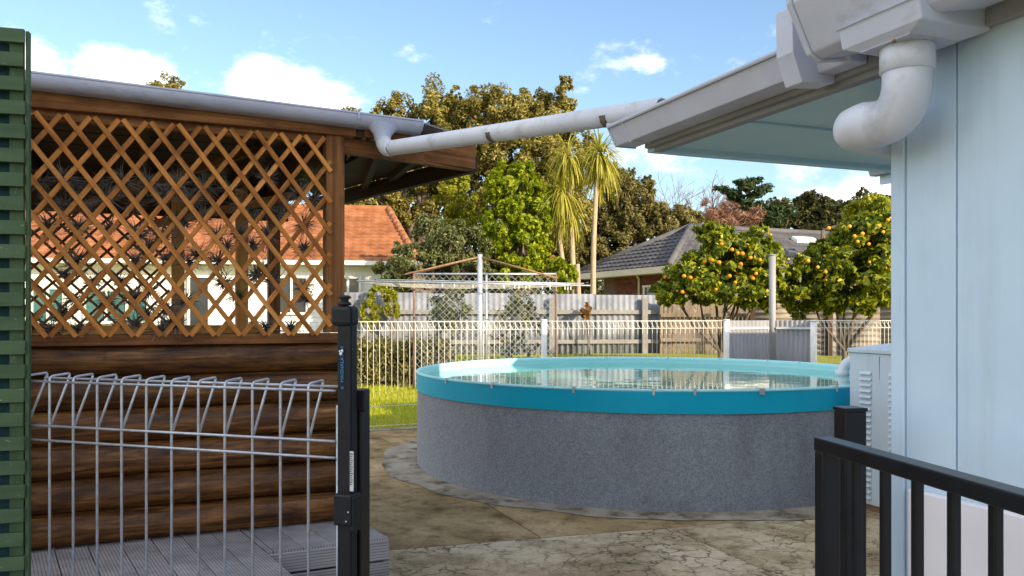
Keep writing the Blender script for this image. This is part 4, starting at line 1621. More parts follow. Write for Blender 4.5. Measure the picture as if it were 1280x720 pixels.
beam('gutter', c0 + Vector((0, 0, -.06)) - on * .04, c1 + Vector((0, 0, -.06)) - on * .04, .12, .12, MAT['white_paint'], oh)
beam('gutter', c1 + Vector((0, 0, -.06)), c2 + Vector((0, 0, -.06)), .12, .12, MAT['white_paint'], oh)
wc = c1 + od * .55 + on * .55
wl = wc + od * 16
for j in range(19):                                   # weatherboards, lapped
    z = .42 + j * .135
    V = [wl + Vector((0, 0, z - EZ2)) - on * .028, wc + Vector((0, 0, z - EZ2)) - on * .028, wc + Vector((0, 0, z + .14 - EZ2)), wl + Vector((0, 0, z + .14 - EZ2))]
    poly('weatherboard', V + [p + on * .02 for p in V], [(0, 1, 2, 3), (4, 5, 1, 0), (7, 6, 5, 4), (1, 5, 6, 2), (0, 3, 7, 4)], MAT['white_paint'], oh)
we = wc + on * 7.4
V = [wc + Vector((0, 0, .2 - EZ2)), we + Vector((0, 0, .2 - EZ2)), Vector((we.x, we.y, EZ2)), Vector((wc.x, wc.y, EZ2)),
     wl + Vector((0, 0, .2 - EZ2)), Vector((wl.x, wl.y, EZ2))]
poly('wall', V, [(0, 1, 2, 3), (0, 3, 5, 4)], MAT['white_paint'], oh)
poly('soffit', [c0 + Vector((0, 0, -.02)), c1 + Vector((0, 0, -.02)), c1 + on * .7 + Vector((0, 0, -.02)), c0 + on * .7 + Vector((0, 0, -.02))], [(0, 1, 2, 3)], MAT['white_paint'], oh)


def house_window(parent, p, d, nrm_, w_, h_, m, fm, mull=1):
    """window on a wall: p lower corner, d along, nrm_ outward"""
    up = Vector((0, 0, 1))
    win = beam('window', p + d * w_ / 2 + up * h_ / 2 - nrm_ * .03 - d * w_ / 2, p + d * w_ / 2 + up * h_ / 2 - nrm_ * .03 + d * w_ / 2, .05, h_, MAT[m], parent)
    for (a, c_) in (((0, -.03), (w_, -.03)), ((0, h_ + .03), (w_, h_ + .03))):
        beam('frame', p + d * (a[0] - .06) + up * a[1] + nrm_ * .02, p + d * (c_[0] + .06) + up * c_[1] + nrm_ * .02, .07, .07, MAT[fm], win)
    for k in range(mull + 2):
        x = w_ * k / (mull + 1)
        beam('frame', p + d * x + nrm_ * .02, p + d * x + up * h_ + nrm_ * .02, .065, .065, MAT[fm], win, up=nrm_)


onv = -on
wp0 = Vector((wc.x, wc.y, 0)) + onv * .07


def wall_x(u):
    q = on_plane(u, 360, wp0, on)
    return (q - wp0).dot(od)


for (ua, ub, z0_, h_, gm, fm, ml) in ((185, 106, 1.25, .85, 'window_glass', 'cream_paint', 2), (262, 236, .5, 2.0, 'dark_glass', 'white_paint', 0),
                                      (384, 345, 1.5, 1.0, 'dark_glass', 'white_paint', 1), (450, 420, 1.5, 1.0, 'dark_glass', 'white_paint', 1), (80, 40, 1.25, .9, 'window_glass', 'cream_paint', 1)):
    house_window(oh, wp0 + od * wall_x(ua) + Vector((0, 0, z0_)), od, onv, wall_x(ub) - wall_x(ua), h_, gm, fm, ml)
# white garden chair behind the cabin
gcx = on_plane(243, 430, Vector((0, 9.2, 0)), Vector((0, 1, 0)))
gc = thing('garden_chair', (gcx.x, 9.2, 0), 'white slatted garden chair glimpsed through the lattice', 'chair')
X_, Y_ = gcx.x, 9.2
for sx in (-.25, .25):
    for sy in (-.22, .22):
        beam('leg', Vector((X_ + sx, Y_ + sy, 0)), Vector((X_ + sx, Y_ + sy, 1.16 if sy > 0 else .66)), .045, .045, MAT['white_paint'], gc, up=(0, 1, 0))
    beam('armrest', Vector((X_ + sx, Y_ - .26, .67)), Vector((X_ + sx, Y_ + .22, .67)), .06, .03, MAT['white_paint'], gc)
for k in range(6):
    beam('seat_slat', Vector((X_ - .26, Y_ - .2 + k * .08, .44)), Vector((X_ + .26, Y_ - .2 + k * .08, .44)), .06, .022, MAT['white_paint'], gc)
for k in range(6):
    beam('back_slat', Vector((X_ - .2 + k * .08, Y_ + .22, .46)), Vector((X_ - .2 + k * .08, Y_ + .22, 1.14)), .05, .02, MAT['white_paint'], gc, up=(0, 1, 0))
beam('back_rail', Vector((X_ - .27, Y_ + .22, 1.17)), Vector((X_ + .27, Y_ + .22, 1.17)), .04, .06, MAT['white_paint'], gc)

# grey tiled brick house
gh = thing('grey_roof_house', (6, 29, .46), 'brick house with a dark grey tiled hip roof behind the orange trees', 'house')
EG = 2.95
q0, q1 = Vector((*gx(718, 31.3), EG)), Vector((*gx(837, 25.8), EG))
ea = (q1 - q0).normalized()
eb = Vector((-ea.y, ea.x, 0))
if eb.x < 0:
    eb = -eb
LW = (q1 - q0).length
mid = (q0 + q1) / 2
rg0 = mid + eb * LW * .5
rg0.z = CH + (HOR - 285) / F * rg0.y
rg1 = mid + eb * (12.5 - LW * .5)
rg1.z = rg0.z
q2, q3 = q1 + eb * 12.5, q0 + eb * 12.5
tiled_facet('roof_tiles', [q0, q1, rg0 + ea * .01, rg0], .34, .30, .02, 'tile_grey', gh)
tiled_facet('roof_tiles', [q1, q2, rg1, rg0], .34, .30, .02, 'tile_grey', gh)
tiled_facet('roof_tiles', [q2, q3, rg1 - ea * .01, rg1], .34, .30, .02, 'tile_grey', gh)
poly('roof_back', [q3, q0, rg0, rg1], [(0, 1, 2, 3)], MAT['tile_grey'], gh)
for (a, c_) in ((q0, rg0), (q1, rg0), (rg0, rg1), (q2, rg1)):
    tube('ridge_tiles', [a + Vector((0, 0, .04)), c_ + Vector((0, 0, .06))], .11, MAT['tile_grey'], gh, 8)
for (a, c_) in ((q0, q1), (q1, q2)):
    beam('fascia', a - Vector((0, 0, .1)), c_ - Vector((0, 0, .1)), .08, .2, MAT['cream_paint'], gh)
poly('soffit', [p - Vector((0, 0, .19)) for p in (q0, q1, q2, q3)], [(3, 2, 1, 0)], MAT['cream_paint'], gh)
iw = .55
b0 = q0 + ea * iw * 2.2 + eb * iw
b1 = q1 - ea * iw + eb * iw
b2 = q2 - ea * iw - eb * iw
V = []
for p in (b0, b1, b2):
    V += [Vector((p.x, p.y, .3)), Vector((p.x, p.y, EG - .19))]
poly('wall', V, [(0, 2, 3, 1), (2, 4, 5, 3)], MAT['mortar'], gh)
L1 = (b1 - b0).length
row = 0
z = EG - .27
bk = {}
while z > 1.75:                                       # the courses that show above the fence
    x = -.12 * (row % 2)
    while x < min(L1, 3.4):
        p, q = b1 - ea * max(x, 0), b1 - ea * min(x + .225, L1)
        if row < 14:
            beam('brick', Vector((p.x, p.y, z)) - eb * .008, Vector((q.x, q.y, z)) - eb * .008, .03, .074, MAT['brick_red'], gh)
        x += .237
    row += 1
    z -= .086
wpz = b1 - ea * .75
house_window(gh, Vector((wpz.x, wpz.y, 1.35)) - eb * .07, -ea, -eb, .8, 1.0, 'dark_glass', 'white_paint', 0)
dpx = b1 - ea * 1.9 - eb * .06
tube('downpipe', [(dpx.x, dpx.y, .5), (dpx.x, dpx.y, EG - .3), (dpx.x - .1, dpx.y - .2, EG - .2)], .04, MAT['white_paint'], gh, 8)
sk_ = q1.lerp(q2, .33).lerp(rg0.lerp(rg1, .42), .55)
nrm_r = (q2 - q1).cross(rg0 - q1).normalized()
if nrm_r.z < 0:
    nrm_r = -nrm_r
sk_ = on_plane(1005, 303, q1, nrm_r)
beam('skylight', sk_ - eb * .5 + nrm_r * .1, sk_ + eb * .5 + nrm_r * .1, .34, .12, MAT['white_paint'], gh, up=nrm_r)

# ================================================================ vegetation
def fast_mesh(name, V, quads, smooth=False):
    me = bpy.data.meshes.new(name)
    nv, nf = len(V), len(quads)
    k = quads.shape[1]
    me.vertices.add(nv)
    me.vertices.foreach_set('co', np.ascontiguousarray(V, dtype=np.float32).ravel())
    me.loops.add(nf * k)
    me.loops.foreach_set('vertex_index', np.ascontiguousarray(quads, dtype=np.int32).ravel())
    me.polygons.add(nf)
    me.polygons.foreach_set('loop_start', np.arange(0, nf * k, k, dtype=np.int32))
    me.polygons.foreach_set('loop_total', np.full(nf, k, dtype=np.int32))
    me.update(calc_edges=True)
    return me


def unit(a):
    return a / np.maximum(np.linalg.norm(a, axis=1, keepdims=True), 1e-9)


def leaves(blobs, n, size, rg, aspect=2.2, clump=.28, clumps_per=26, shell=.45, up=.35, jitter=.6, fold=.18):
    """leaf quads in clumps through the ellipsoid blobs; returns V, F"""
    blobs = [(np.array(c, float), np.array(r, float)) for c, r in blobs]
    vol = np.array([np.prod(r) ** (2 / 3) for _, r in blobs])
    cnt = np.maximum((n * vol / vol.sum()).astype(int), 20)
    pos, outd = [], []
    for (c, r), m in zip(blobs, cnt):
        kc = max(6, int(clumps_per * (np.prod(r) ** (1 / 3)) ** 0.6))
        d = unit(rg.normal(size=(kc, 3)))
        rad = rg.uniform(shell, 1.0, size=(kc, 1)) ** .7
        cc = d * rad
        sz = rg.uniform(.6, 1.35, size=(kc, 1)) * clump
        pick = rg.integers(0, kc, m)
        off = unit(rg.normal(size=(m, 3))) * rg.uniform(0.15, 1, size=(m, 1)) ** .5 * sz[pick]
        p = cc[pick] + off
        pos.append(c + p * r)
        outd.append(unit(off * 1.0 + cc[pick] * .5))
    pos = np.concatenate(pos)
    outd = np.concatenate(outd)
    m = len(pos)
    nor = unit(outd + rg.normal(size=(m, 3)) * jitter + np.array([0, 0, up]))
    t = rg.normal(size=(m, 3))
    t = unit(t - nor * (t * nor).sum(1, keepdims=True))
    b_ = np.cross(nor, t)
    s = size * rg.uniform(.6, 1.4, size=(m, 1))
    L, Wd = s, s / aspect
    v0 = pos - t * L * .5
    v2 = pos + t * L * .5 - nor * L * fold
    v1 = pos - b_ * Wd * .5 + nor * L * .06
    v3 = pos + b_ * Wd * .5 + nor * L * .06
    V = np.stack([v0, v1, v2, v3], 1).reshape(-1, 3)
    Fq = np.arange(4 * m).reshape(m, 4)
    return V, Fq


def px_blob(u, v, ru, rv, Y, depth=None):
    c = P(u, v, Y)
    a, b_ = ru / F * Y, rv / F * Y
    return ((c.x, c.y, c.z), (a, depth if depth else a * .8, b_))


def tree(name, base, blobs, n, size, m, label, cat='tree', group=None, trunk_r=.15, bark='bark', seed=1, limbs=True, ragged=5, forkf=.9, **kw):
    rg = np.random.default_rng(seed)
    full = list(blobs)
    for c, r in blobs:                                # sprigs that break the outline
        for _ in range(ragged):
            d = unit(rg.normal(size=(1, 3)))[0]
            k = rg.uniform(.14, .32)
            full.append((np.array(c) + d * np.array(r) * rg.uniform(.85, 1.12), (r[0] * k, r[1] * k, r[2] * k * 1.25)))
    t = thing(name, base, label, cat, group)
    V, Fq = leaves(full, n, size, rg, **kw)
    V = V - np.array(base)
    add('crown', fast_mesh('crown', V, Fq), MAT[m], t, Matrix.Translation(Vector(base)))
    if limbs:
        top = max(b[0][2] for b in blobs)
        low = min(b[0][2] - b[1][2] * .6 for b in blobs)
        base = Vector(base)
        fork = base + Vector((rg.uniform(-.1, .1), 0, max((low - base.z) * forkf, .35)))
        parts = [tube_data([base, base.lerp(fork, .5) + Vector((.05 * rg.normal(), .05, 0)), fork], [trunk_r * 1.2, trunk_r, trunk_r * .85], 8)]
        for c, r in blobs:
            c = Vector(c)
            mid_ = fork.lerp(c, .5) + Vector((rg.normal() * .12, rg.normal() * .12, -.1)) * r[0]
            parts.append(tube_data([fork, mid_, c + Vector((0, 0, r[2] * .4))], [trunk_r * .7, trunk_r * .4, trunk_r * .08], 6))
            for _ in range(4):
                d = Vector(rg.normal(size=3)).normalized()
                e = c + Vector((d.x * r[0], d.y * r[1], d.z * r[2])) * .85
                s0 = mid_.lerp(c, rg.uniform(.2, .8))
                parts.append(tube_data([s0, s0.lerp(e, .5) + Vector((0, 0, .05 * r[2])), e], [trunk_r * .28, trunk_r * .16, trunk_r * .04], 5))
        v, f = merge(parts)
        poly('trunk', v, f, MAT[bark], t, smooth=True, origin=base)
    return t


GB = .45
# tall evergreens behind
tree('evergreen_tree', (gx(520, 34)[0], 34, GB),
     [px_blob(488, 160, 34, 44, 34), px_blob(470, 235, 55, 50, 34), px_blob(545, 145, 42, 46, 34), px_blob(520, 205, 60, 45, 34), px_blob(440, 175, 34, 40, 34.5), px_blob(452, 285, 60, 40, 34), px_blob(548, 250, 40, 40, 34.5)],
     80000, .145, 'leaf_olive', 'tall olive-brown evergreen tree above the end of the cabin gutter', group=None, trunk_r=.32, seed=11, shell=.3, clump=.19, clumps_per=60)
tree('evergreen_tree', (gx(650, 33)[0], 33, GB),
     [px_blob(625, 138, 48, 42, 33), px_blob(690, 150, 40, 42, 33), px_blob(660, 190, 62, 45, 33), px_blob(590, 175, 40, 45, 33.5), px_blob(715, 205, 36, 48, 33), px_blob(620, 235, 60, 35, 33.5), px_blob(690, 270, 50, 50, 33)],
     80000, .145, 'leaf_olive', 'tallest rounded evergreen tree rising above the white drain pipe', trunk_r=.34, seed=12, shell=.3, clump=.19, clumps_per=60)
tree('evergreen_tree', (gx(800, 36)[0], 36, GB),
     [px_blob(790, 265, 42, 45, 36), px_blob(765, 250, 32, 50, 36), px_blob(832, 285, 42, 30, 36), px_blob(770, 315, 45, 35, 36), px_blob(730, 300, 36, 50, 36)],
     56000, .15, 'leaf_grey', 'brown-grey evergreen tree rising behind the grey tiled roof', trunk_r=.3, seed=13, shell=.25, clump=.19, clumps_per=60)
tree('evergreen_tree', (gx(600, 40)[0], 40, GB),
     [px_blob(u_, v_, 42, 40, 40) for (u_, v_) in ((455, 310), (500, 290), (545, 315), (590, 290), (630, 320), (680, 320), (730, 330), (570, 345), (500, 345))],
     30000, .22, 'leaf_dark', 'dark shaded evergreen filling in low behind the bright green tree', trunk_r=.3, seed=25, shell=.2, clump=.26)
tree('evergreen_tree', (gx(207, 30)[0], 30, GB), [px_blob(208, 112, 21, 19, 30), px_blob(197, 116, 16, 15, 30), px_blob(200, 150, 45, 34, 30), px_blob(215, 200, 50, 40, 30)],
     12000, .14, 'leaf_olive', 'treetop just showing over the middle of the cabin gutter', trunk_r=.2, seed=14, ragged=2, shell=.2, clump=.3, clumps_per=50)
tree('broadleaf_tree', (gx(648, 24.5)[0], 24.5, GB),
     [px_blob(640, 240, 34, 38, 24.5), px_blob(662, 262, 32, 40, 24.3), px_blob(628, 285, 30, 42, 24.5), px_blob(655, 310, 36, 32, 24.4)],
     26000, .125, 'leaf_bright', 'bright green leafy tree beside the cabbage tree', trunk_r=.14, seed=15, aspect=1.7, shell=.45, clump=.22, clumps_per=50)
tree('broadleaf_tree', (gx(575, 26.5)[0], 26.5, GB), [px_blob(572, 243, 26, 26, 26.5), px_blob(570, 285, 26, 26, 26.5)],
     12000, .12, 'leaf_lime', 'small lime green tree below the corner of the cabin roof', trunk_r=.12, seed=16, aspect=1.7)
tree('shrub', (gx(545, 22.6)[0], 22.6, GB),
     [px_blob(570, 310, 40, 38, 22.6), px_blob(520, 335, 42, 30, 22.5), px_blob(490, 345, 28, 24, 22.4), px_blob(590, 342, 30, 28, 22.5), px_blob(540, 295, 26, 24, 22.6)],
     34000, .10, 'leaf_silver', 'dark grey-green shrub hanging over the corrugated fence', 'shrub', trunk_r=.1, seed=17, shell=.4)
tree('shrub', (gx(665, 22.6)[0], 22.6, GB), [px_blob(668, 338, 30, 22, 22.6), px_blob(640, 345, 26, 18, 22.5), px_blob(700, 345, 22, 20, 22.7)],
     7500, .13, 'leaf_bright', 'low green shrub under the bright tree at the corrugated fence', 'shrub', trunk_r=.08, seed=18)
tree('climbing_vine', (gx(490, 20.3)[0], 20.3, GB), [px_blob(490, 380, 12, 20, 20.3, .12), px_blob(462, 392, 14, 22, 20.2, .12), px_blob(478, 366, 20, 10, 20.3, .15)],
     1800, .10, 'leaf_lime', 'yellow-green vine climbing the corrugated fence above the hedge', 'vine', trunk_r=.03, seed=19)
tree('climbing_vine', (gx(736, 20.9)[0], 20.9, GB), [px_blob(735, 388, 9, 10, 20.9, .12)],
     260, .12, 'leaf_dry', 'dry orange vine tuft on the corrugated fence', 'vine', trunk_r=.03, seed=20)
tree('shrub', (gx(640, 17.5)[0], 17.5, .2), [px_blob(650, 400, 34, 46, 17.5, .3), px_blob(560, 385, 36, 30, 17.6, .3)],
     2600, .09, 'leaf_silver', 'sparse grey shrub growing through the chain-link mesh', 'shrub', trunk_r=.05, seed=21, shell=.2, clump=.3)
# hedge along the lawn
hg = thing('hedge', (gx(500, 16.2)[0], 16.2, 0), 'clipped olive green hedge standing on the sunny lawn edge', 'hedge')
rg = np.random.default_rng(30)
hb_ = []
for i in range(24):
    for j in range(6):
        for k in range(3):
            c_ = P(392 + i * 7.2 + rg.uniform(-3, 3), 481 - j * 9.6 + rg.uniform(-4, 4), 15.9 + k * .28 + rg.uniform(-.08, .08))
            hb_.append(((c_.x, c_.y, c_.z), (.15, .15, .15)))
V, Fq = leaves(hb_, 30000, .075, rg, shell=.2, clump=.6, clumps_per=12)
add('foliage', fast_mesh('foliage', V - np.array([gx(500, 16.2)[0], 16.2, 0]), Fq), MAT['leaf_hedge'], hg, Matrix.Translation((gx(500, 16.2)[0], 16.2, 0)))
parts = []
for i in range(46):
    uu = 400 + i * 3.5
    x, y = gx(uu, 16.2 + rg.uniform(-.2, .2))
    parts.append(tube_data([(x, y, gz(y)), (x + rg.normal() * .05, y, .45), (x + rg.normal() * .09, y, .85)], [.018, .013, .006], 5))
v, f = merge(parts)
poly('stems', v, f, MAT['bark'], hg)['kind'] = 'stuff'

# far trees
def bare_tree(name, base, h, spread, label, m, seed, depth=6):
    rg = random.Random(seed)
    parts = []

    def grow(p, d, L, r, k):
        q = p + d * L
        parts.append(tube_data([p, p.lerp(q, .5) + Vector((rg.gauss(0, .03), 0, 0)) * L, q], [r, r * .8, r * .62], 5, False))
        if k == 0:
            return
        for _ in range(3 if k > 1 else 2):
            e = (d + Vector((rg.gauss(0, spread), rg.gauss(0, spread), rg.gauss(.12, .25)))).normalized()
            grow(q, e, L * rg.uniform(.62, .86), r * .6, k - 1)
    grow(Vector(base), Vector((0, 0, 1)), h * .28, h * .018, depth)
    t = thing(name, base, label, 'tree')
    v, f = merge(parts)
    poly('branches', v, f, MAT[m], t, origin=base)
    return t


bare_tree('bare_tree', (gx(858, 46)[0], 46, GB), 9.4, .48, 'pale leafless tree with fine twigs above the grey roof', 'twig', 3)
tree('red_twig_shrub', (gx(905, 38)[0], 38, GB), [px_blob(895, 268, 26, 18, 38), px_blob(925, 272, 26, 16, 38), px_blob(905, 282, 40, 14, 38)],
     5200, .42, 'twig_red', 'russet brown bushy tree directly behind the grey ridge', 'tree', trunk_r=.15, seed=40, aspect=14, shell=.1, up=0, jitter=1)
tree('broadleaf_tree', (gx(870, 37)[0], 37, GB), [px_blob(855, 275, 22, 16, 37), px_blob(835, 280, 24, 14, 37)], 6000, .2, 'leaf_grey', 'low grey-brown treetop left bare beside the russet tree', trunk_r=.15, seed=41)

# conifer with layered sprays
cf_b = Vector((gx(935, 44)[0], 44, GB))
cn = thing('conifer_tree', cf_b, 'dark green conifer with upswept layered branches', 'tree')
rg = np.random.default_rng(50)
parts = [tube_data([cf_b, cf_b + Vector((0, 0, 8.0))], [.22, .05], 8)]
blobs = []
for i in range(34):
    a = rg.uniform(0, 2 * math.pi)
    z = rg.uniform(4.2, 8.0)
    L = rg.uniform(.9, 2.7) * (1.25 - (z - 4.2) / 5.5)
    p0 = cf_b + Vector((0, 0, z - .6))
    e = p0 + Vector((math.cos(a) * L, math.sin(a) * L * .8, .75))
    parts.append(tube_data([p0, p0.lerp(e, .5) - Vector((0, 0, .1)), e], [.06, .04, .015], 5))
    for t in (.45, .7, .95):
        c = p0.lerp(e, t)
        blobs.append(((c.x, c.y, c.z), (.40, .40, .15)))
v, f = merge(parts)
poly('trunk', v, f, MAT['bark'], cn, origin=cf_b)
V, Fq = leaves(blobs, 9000, .26, rg, aspect=3, shell=.2, clump=.5)
add('crown', fast_mesh('crown', V - np.array(cf_b), Fq), MAT['leaf_pine'], cn, Matrix.Translation(cf_b))
for i, (u, v, ru, rv) in enumerate(((985, 268, 26, 20), (1018, 264, 26, 22), (1050, 268, 26, 20), (1082, 262, 26, 22), (1112, 262, 28, 24), (955, 275, 22, 16))):
    tree('dark_tree', (gx(u, 48)[0], 48, GB), [px_blob(u, v, ru, rv, 48), px_blob(u, v + 18, ru * 1.1, rv, 48)], 5200, .26,
         'leaf_dark', 'dark green tree in the far row behind the orange trees', group='far row of dark trees', trunk_r=.2, seed=60 + i, shell=.3)
# wooded horizon further off
rg = np.random.default_rng(70)
wood_bl = [px_blob(u, 372 - rg.uniform(0, 14), 44, 34, 85, 3) for u in range(-300, 1700, 42)]
V, Fq = leaves(wood_bl, 26000, .7, rg, shell=.3)
wood = add('distant_wood', fast_mesh('wood', V, Fq), MAT['leaf_dark'])
tag(wood, 'distant belt of trees closing the horizon', 'trees', kind='stuff')

# ---- cabbage trees
def strap_head(center, n, length, rg, width=.045, skirt=.45):
    V, Fq = [], []
    segs = 5
    for i in range(n):
        a = rg.uniform(0, 2 * math.pi)
        el_ = rg.uniform(-.9, 1.45) if rg.uniform() > skirt else rg.uniform(-1.5, -.2)
        d = np.array([math.cos(a) * math.cos(el_), math.sin(a) * math.cos(el_), math.sin(el_)])
        L = length * rg.uniform(.7, 1.15)
        p = np.array(center) + d * .05
        side_ = unit(np.cross(d, [0, 0, 1])[None])[0]
        w0 = width * rg.uniform(.7, 1.2)
        dd = d.copy()
        o = len(V)
        droop = rg.uniform(.22, .55)
        for s in range(segs + 1):
            t = s / segs
            ww = w0 * (1 - .8 * t ** 2) * (.6 + .4 * min(1, t * 4))
            V += [p - side_ * ww / 2, p + side_ * ww / 2]
            dd = dd + np.array([0, 0, -droop])
            dd /= np.linalg.norm(dd)
            p = p + dd * L / segs
        for s in range(segs):
            Fq.append((o + 2 * s, o + 2 * s + 1, o + 2 * s + 3, o + 2 * s + 2))
    return np.array(V), np.array(Fq)


def cabbage(trunks, heads, label, seed, Y, dry=None):
    rg = np.random.default_rng(seed)
    base = Vector(trunks[0][0])
    t = thing('cabbage_tree', base, label, 'tree')
    v, f = merge([tube_data(arc(tr[0], (Vector(tr[0]) + Vector(tr[1])) / 2 + Vector((tr[2], 0, 0)), tr[1], 6), [.10, .09, .08, .075, .07, .07, .06], 8) for tr in trunks])
    poly('trunk', v, f, MAT['pale_bark'], t, smooth=True, origin=base)
    for (c, n, L) in heads:
        V, Fq = strap_head(c, n, L, rg)
        add('crown', fast_mesh('crown', V - np.array(c), Fq), MAT['leaf_cordyline'], t, Matrix.Translation(Vector(c)))
    for (c, n, L) in (dry or []):
        V, Fq = strap_head(c, n, L, rg, skirt=1)
        add('dry_skirt', fast_mesh('dry_skirt', V - np.array(c), Fq), MAT['leaf_dry'], t, Matrix.Translation(Vector(c)))


cY = 24.2
cabbage([(P(742, 410, cY), P(747, 215, cY), -.12)], [(P(749, 192, cY), 300, 1.05), (P(752, 204, cY + .2), 150, 1.1)],
        'cabbage tree with one drooping yellow-green head on a slim pale trunk', 81, cY)
cabbage([(P(724, 410, cY + .4), P(698, 250, cY + .4), -.35), (P(718, 410, cY + .3), P(708, 200, cY + .3), .1), (P(724, 400, cY + .2), P(722, 330, cY + .2), 0)],
        [(P(709, 196, cY + .3), 260, 1.05), (P(703, 240, cY + .1), 190, 1.15), (P(714, 262, cY + .4), 110, 1.15)],
        'many-stemmed cabbage tree with a long drooping head beside the bright green tree', 82, cY, [(P(690, 318, cY), 110, .85)])

# ---- citrus trees with fruit
def fruit_mesh(m):
    V, Fc = [], []
    for i in range(7):
        th = math.pi * i / 6
        for k in range(8):
            V.append((math.sin(th) * math.cos(k * math.pi / 4), math.sin(th) * math.sin(k * math.pi / 4), math.cos(th) * .92))
    for i in range(6):
        for k in range(8):
            Fc.append((i * 8 + k, (i + 1) * 8 + k, (i + 1) * 8 + (k + 1) % 8, i * 8 + (k + 1) % 8))
    me = mesh_np('fruit', V, Fc, True)
    me.materials.append(MAT[m])
    return me


def citrus(base_uY, blobs, n, label, seed, m, nf, fr, limbs_uv, spots=()):
    u, Y = base_uY
    base = (*gx(u, Y), gz(Y))
    t = tree('orange_tree', base, blobs, n, .115, 'leaf_citrus', label, 'orange tree', trunk_r=.05, seed=seed, ragged=9, forkf=.45, shell=.42, clump=.24, clumps_per=55, aspect=1.9, fold=.3)
    me = fruit_mesh(m)
    rg = np.random.default_rng(seed + 100)
    k = 0
    while k < nf:
        c, r = blobs[rg.integers(len(blobs))]
        d = unit(rg.normal(size=(1, 3)))[0]
        if d[1] > .25:
            continue
        p = np.array(c) + d * np.array(r) * rg.uniform(.86, 1.06)
        s = fr * rg.uniform(.7, 1.2)
        add('orange', me, None, t, Matrix.Translation(Vector(p)) @ Matrix.Scale(s, 4))
        k += 1
    for (uu, vv) in spots:
        p = P(uu, vv, Y - .95)
        add('orange', me, None, t, Matrix.Translation(p) @ Matrix.Scale(fr * rg.uniform(.9, 1.1), 4))
    return t


cb = [px_blob(902, 318, 36, 32, 15, .8), px_blob(868, 346, 36, 28, 15, .8), px_blob(934, 334, 40, 38, 15, .8), px_blob(905, 358, 52, 28, 14.8, .8), px_blob(840, 366, 24, 18, 15, .5), px_blob(962, 356, 24, 28, 15, .6), px_blob(888, 294, 20, 15, 15, .5), px_blob(945, 300, 16, 16, 15, .5)]
citrus((896, 15), cb, 20000, 'orange tree full of fruit between the paling fence and the tall pole', 91, 'orange_peel', 20, .034, None,
       [(915, 312), (928, 317), (922, 316), (945, 342), (941, 348), (919, 353), (924, 360), (895, 362), (855, 345), (863, 347), (853, 365), (890, 325), (899, 328), (938, 322), (926, 330), (902, 305), (950, 325), (912, 345)])
cb = [px_blob(1085, 300, 40, 42, 15.2, .9), px_blob(1105, 290, 40, 34, 15.2, .9), px_blob(1022, 338, 42, 30, 15.2, .8), px_blob(1060, 350, 52, 38, 15, .9), px_blob(1004, 358, 36, 30, 15, .7), px_blob(1110, 345, 40, 36, 15, .9), px_blob(1135, 320, 40, 50, 15.2, .9)]
citrus((1060, 15.2), cb, 27000, 'orange tree with pale fruit between the tall pole and the pale blue house', 92, 'lemon_peel', 26, .034, None,
       [(1036, 285), (1068, 295), (1078, 292), (1072, 302), (1098, 282), (1104, 290), (1086, 305), (1062, 283), (1110, 275), (1010, 326), (1032, 340), (1022, 334)])
tree('lemon_sprig_shrub', (gx(1030, 27)[0], 27, GB), [px_blob(1090, 262, 34, 16, 27)], 1500, .2, 'leaf_lime', 'light green feathery treetop above the second orange tree', trunk_r=.08, seed=93)

# ---- lawn grass
rg = np.random.default_rng(99)
N = 46000
gxs = rg.uniform(-4.2, 1.5, N)
gys = 10.45 + (rg.uniform(0, 1, N) ** 1.0) * 9.5
keep = gys > 10.62 + np.maximum(gxs + 1.0, -8) * .33
gxs, gys = gxs[keep], gys[keep]
m = len(gxs)
gzs = np.array([gz(y) for y in gys])
a = rg.uniform(0, 2 * math.pi, m)
hh = rg.uniform(.025, .065, m)
lean = rg.normal(size=(m, 2)) * .025
ww = .007
v0 = np.stack([gxs - np.cos(a) * ww, gys - np.sin(a) * ww, gzs], 1)
v1 = np.stack([gxs + np.cos(a) * ww, gys + np.sin(a) * ww, gzs], 1)
v2 = np.stack([gxs + lean[:, 0], gys + lean[:, 1], gzs + hh], 1)
V = np.stack([v0, v1, v2], 1).reshape(-1, 3)
gr = add('grass', fast_mesh('grass', V, np.arange(3 * m).reshape(m, 3)), MAT['blade_grass'])
tag(gr, 'short sunlit grass of the lawn beyond the wire fence', 'grass', kind='stuff')
# kerb between patio and lawn
a, c_ = gx(300, Yf(300) + .02), gx(905, Yf(905) + .02)
kb = thing('lawn_kerb', (*a, 0), 'low concrete edging strip under the white wire fence', 'kerb')
beam('edging', Vector((*a, .006)), Vector((*c_, .006)), .12, .035, MAT['concrete_pad'], kb, bev=.008)

# ---- air plants on the lattice
def tuft(seed, m):
    rg = np.random.default_rng(seed)
    V, Fq = [], []
    for i in range(120):
        d = unit(rg.normal(size=(1, 3)) + np.array([[0, -.35, -.15]]))[0]
        L = rg.uniform(.035, .085)
        s = unit(np.cross(d, rg.normal(size=3))[None])[0]
        w0 = rg.uniform(.0016, .0032)
        p = np.zeros(3)
        dd = d.copy()
        o = len(V)
        cv = rg.normal(size=3) * .38 + np.array([0, 0, .05])
        for k in range(4):
            t = k / 3
            V += [p - s * w0 * (1 - .85 * t), p + s * w0 * (1 - .85 * t)]
            dd = dd + cv
            dd /= np.linalg.norm(dd)
            p = p + dd * L / 3
        for k in range(3):
            Fq.append((o + 2 * k, o + 2 * k + 1, o + 2 * k + 3, o + 2 * k + 2))
    me = fast_mesh('tuft', np.array(V), np.array(Fq))
    me.materials.append(MAT[m])
    return me


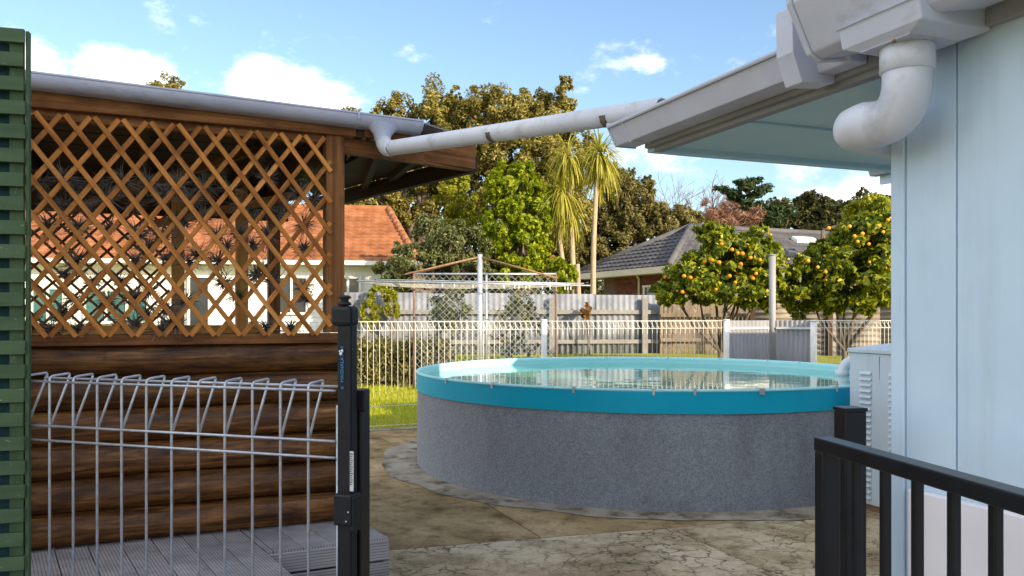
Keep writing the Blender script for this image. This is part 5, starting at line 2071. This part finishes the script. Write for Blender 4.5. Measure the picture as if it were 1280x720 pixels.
tufts = [tuft(i, 'leaf_airplant') for i in range(4)]
tgreen = [tuft(9, 'leaf_airgreen'), tuft(10, 'leaf_airgreen')]
SP = []
for (x0, y0, sc, pts) in (
        (30, 130, 4.8, [(90, 475), (240, 440), (300, 510), (130, 590), (395, 630), (490, 560), (660, 590), (730, 470), (930, 480), (590, 460), (830, 540), (990, 570), (230, 620), (920, 670), (440, 470)]),
        (220, 150, 4.8, [(20, 385), (240, 335), (170, 400), (320, 410), (390, 510), (540, 345), (550, 530), (660, 510), (825, 350), (160, 590), (250, 690), (460, 590), (770, 620), (370, 680), (550, 690), (610, 570), (820, 470), (730, 450), (20, 580), (80, 480)]),
        (30, 270, 4.5, [(130, 60), (300, 65), (470, 60), (625, 100), (690, 185), (630, 250), (850, 195), (790, 240), (280, 255), (225, 330), (385, 370), (530, 370), (615, 460), (280, 470), (210, 550), (460, 480), (690, 550), (800, 520), (910, 470), (620, 610), (770, 640), (300, 640), (150, 640), (40, 610), (845, 610), (545, 590), (900, 40), (770, 110), (700, 420), (930, 260)]),
        (200, 240, 3.6, [(260, 195), (300, 240), (160, 280), (260, 310), (490, 190), (420, 240), (640, 140), (650, 250), (460, 350), (510, 400), (350, 470), (430, 370), (640, 430), (660, 480), (480, 610), (590, 610), (280, 410), (100, 480)])):
    for (a, c_) in pts:
        q = (x0 + a / sc, y0 + c_ / sc)
        if all((q[0] - r_[0]) ** 2 + (q[1] - r_[1]) ** 2 > 90 for r_ in SP):
            SP.append(q)
GRN = {(270, 220), (392, 223), (222, 269), (332, 258), (300, 372)}
for i, (u, v) in enumerate(SP):
    s_, z_ = WS(u, v)
    p = WP(s_ * .995, z_, -.01)
    isg = any((u - a) ** 2 + (v - c_) ** 2 < 140 for a, c_ in GRN)
    me = tgreen[i % 2] if isg else tufts[i % 4]
    o = add('air_plant', me, None, None, Matrix.Translation(p) @ Matrix.Rotation(random.uniform(-.6, .6), 4, 'Y') @ Matrix.Scale(random.uniform(.95, 1.45), 4))
    if isg:
        tag(o, 'green spiky air plant growing on the wooden lattice', 'air plant', 'green air plants on the lattice')
    else:
        tag(o, 'grey spiky air plant growing on the wooden lattice', 'air plant', 'grey air plants on the lattice')
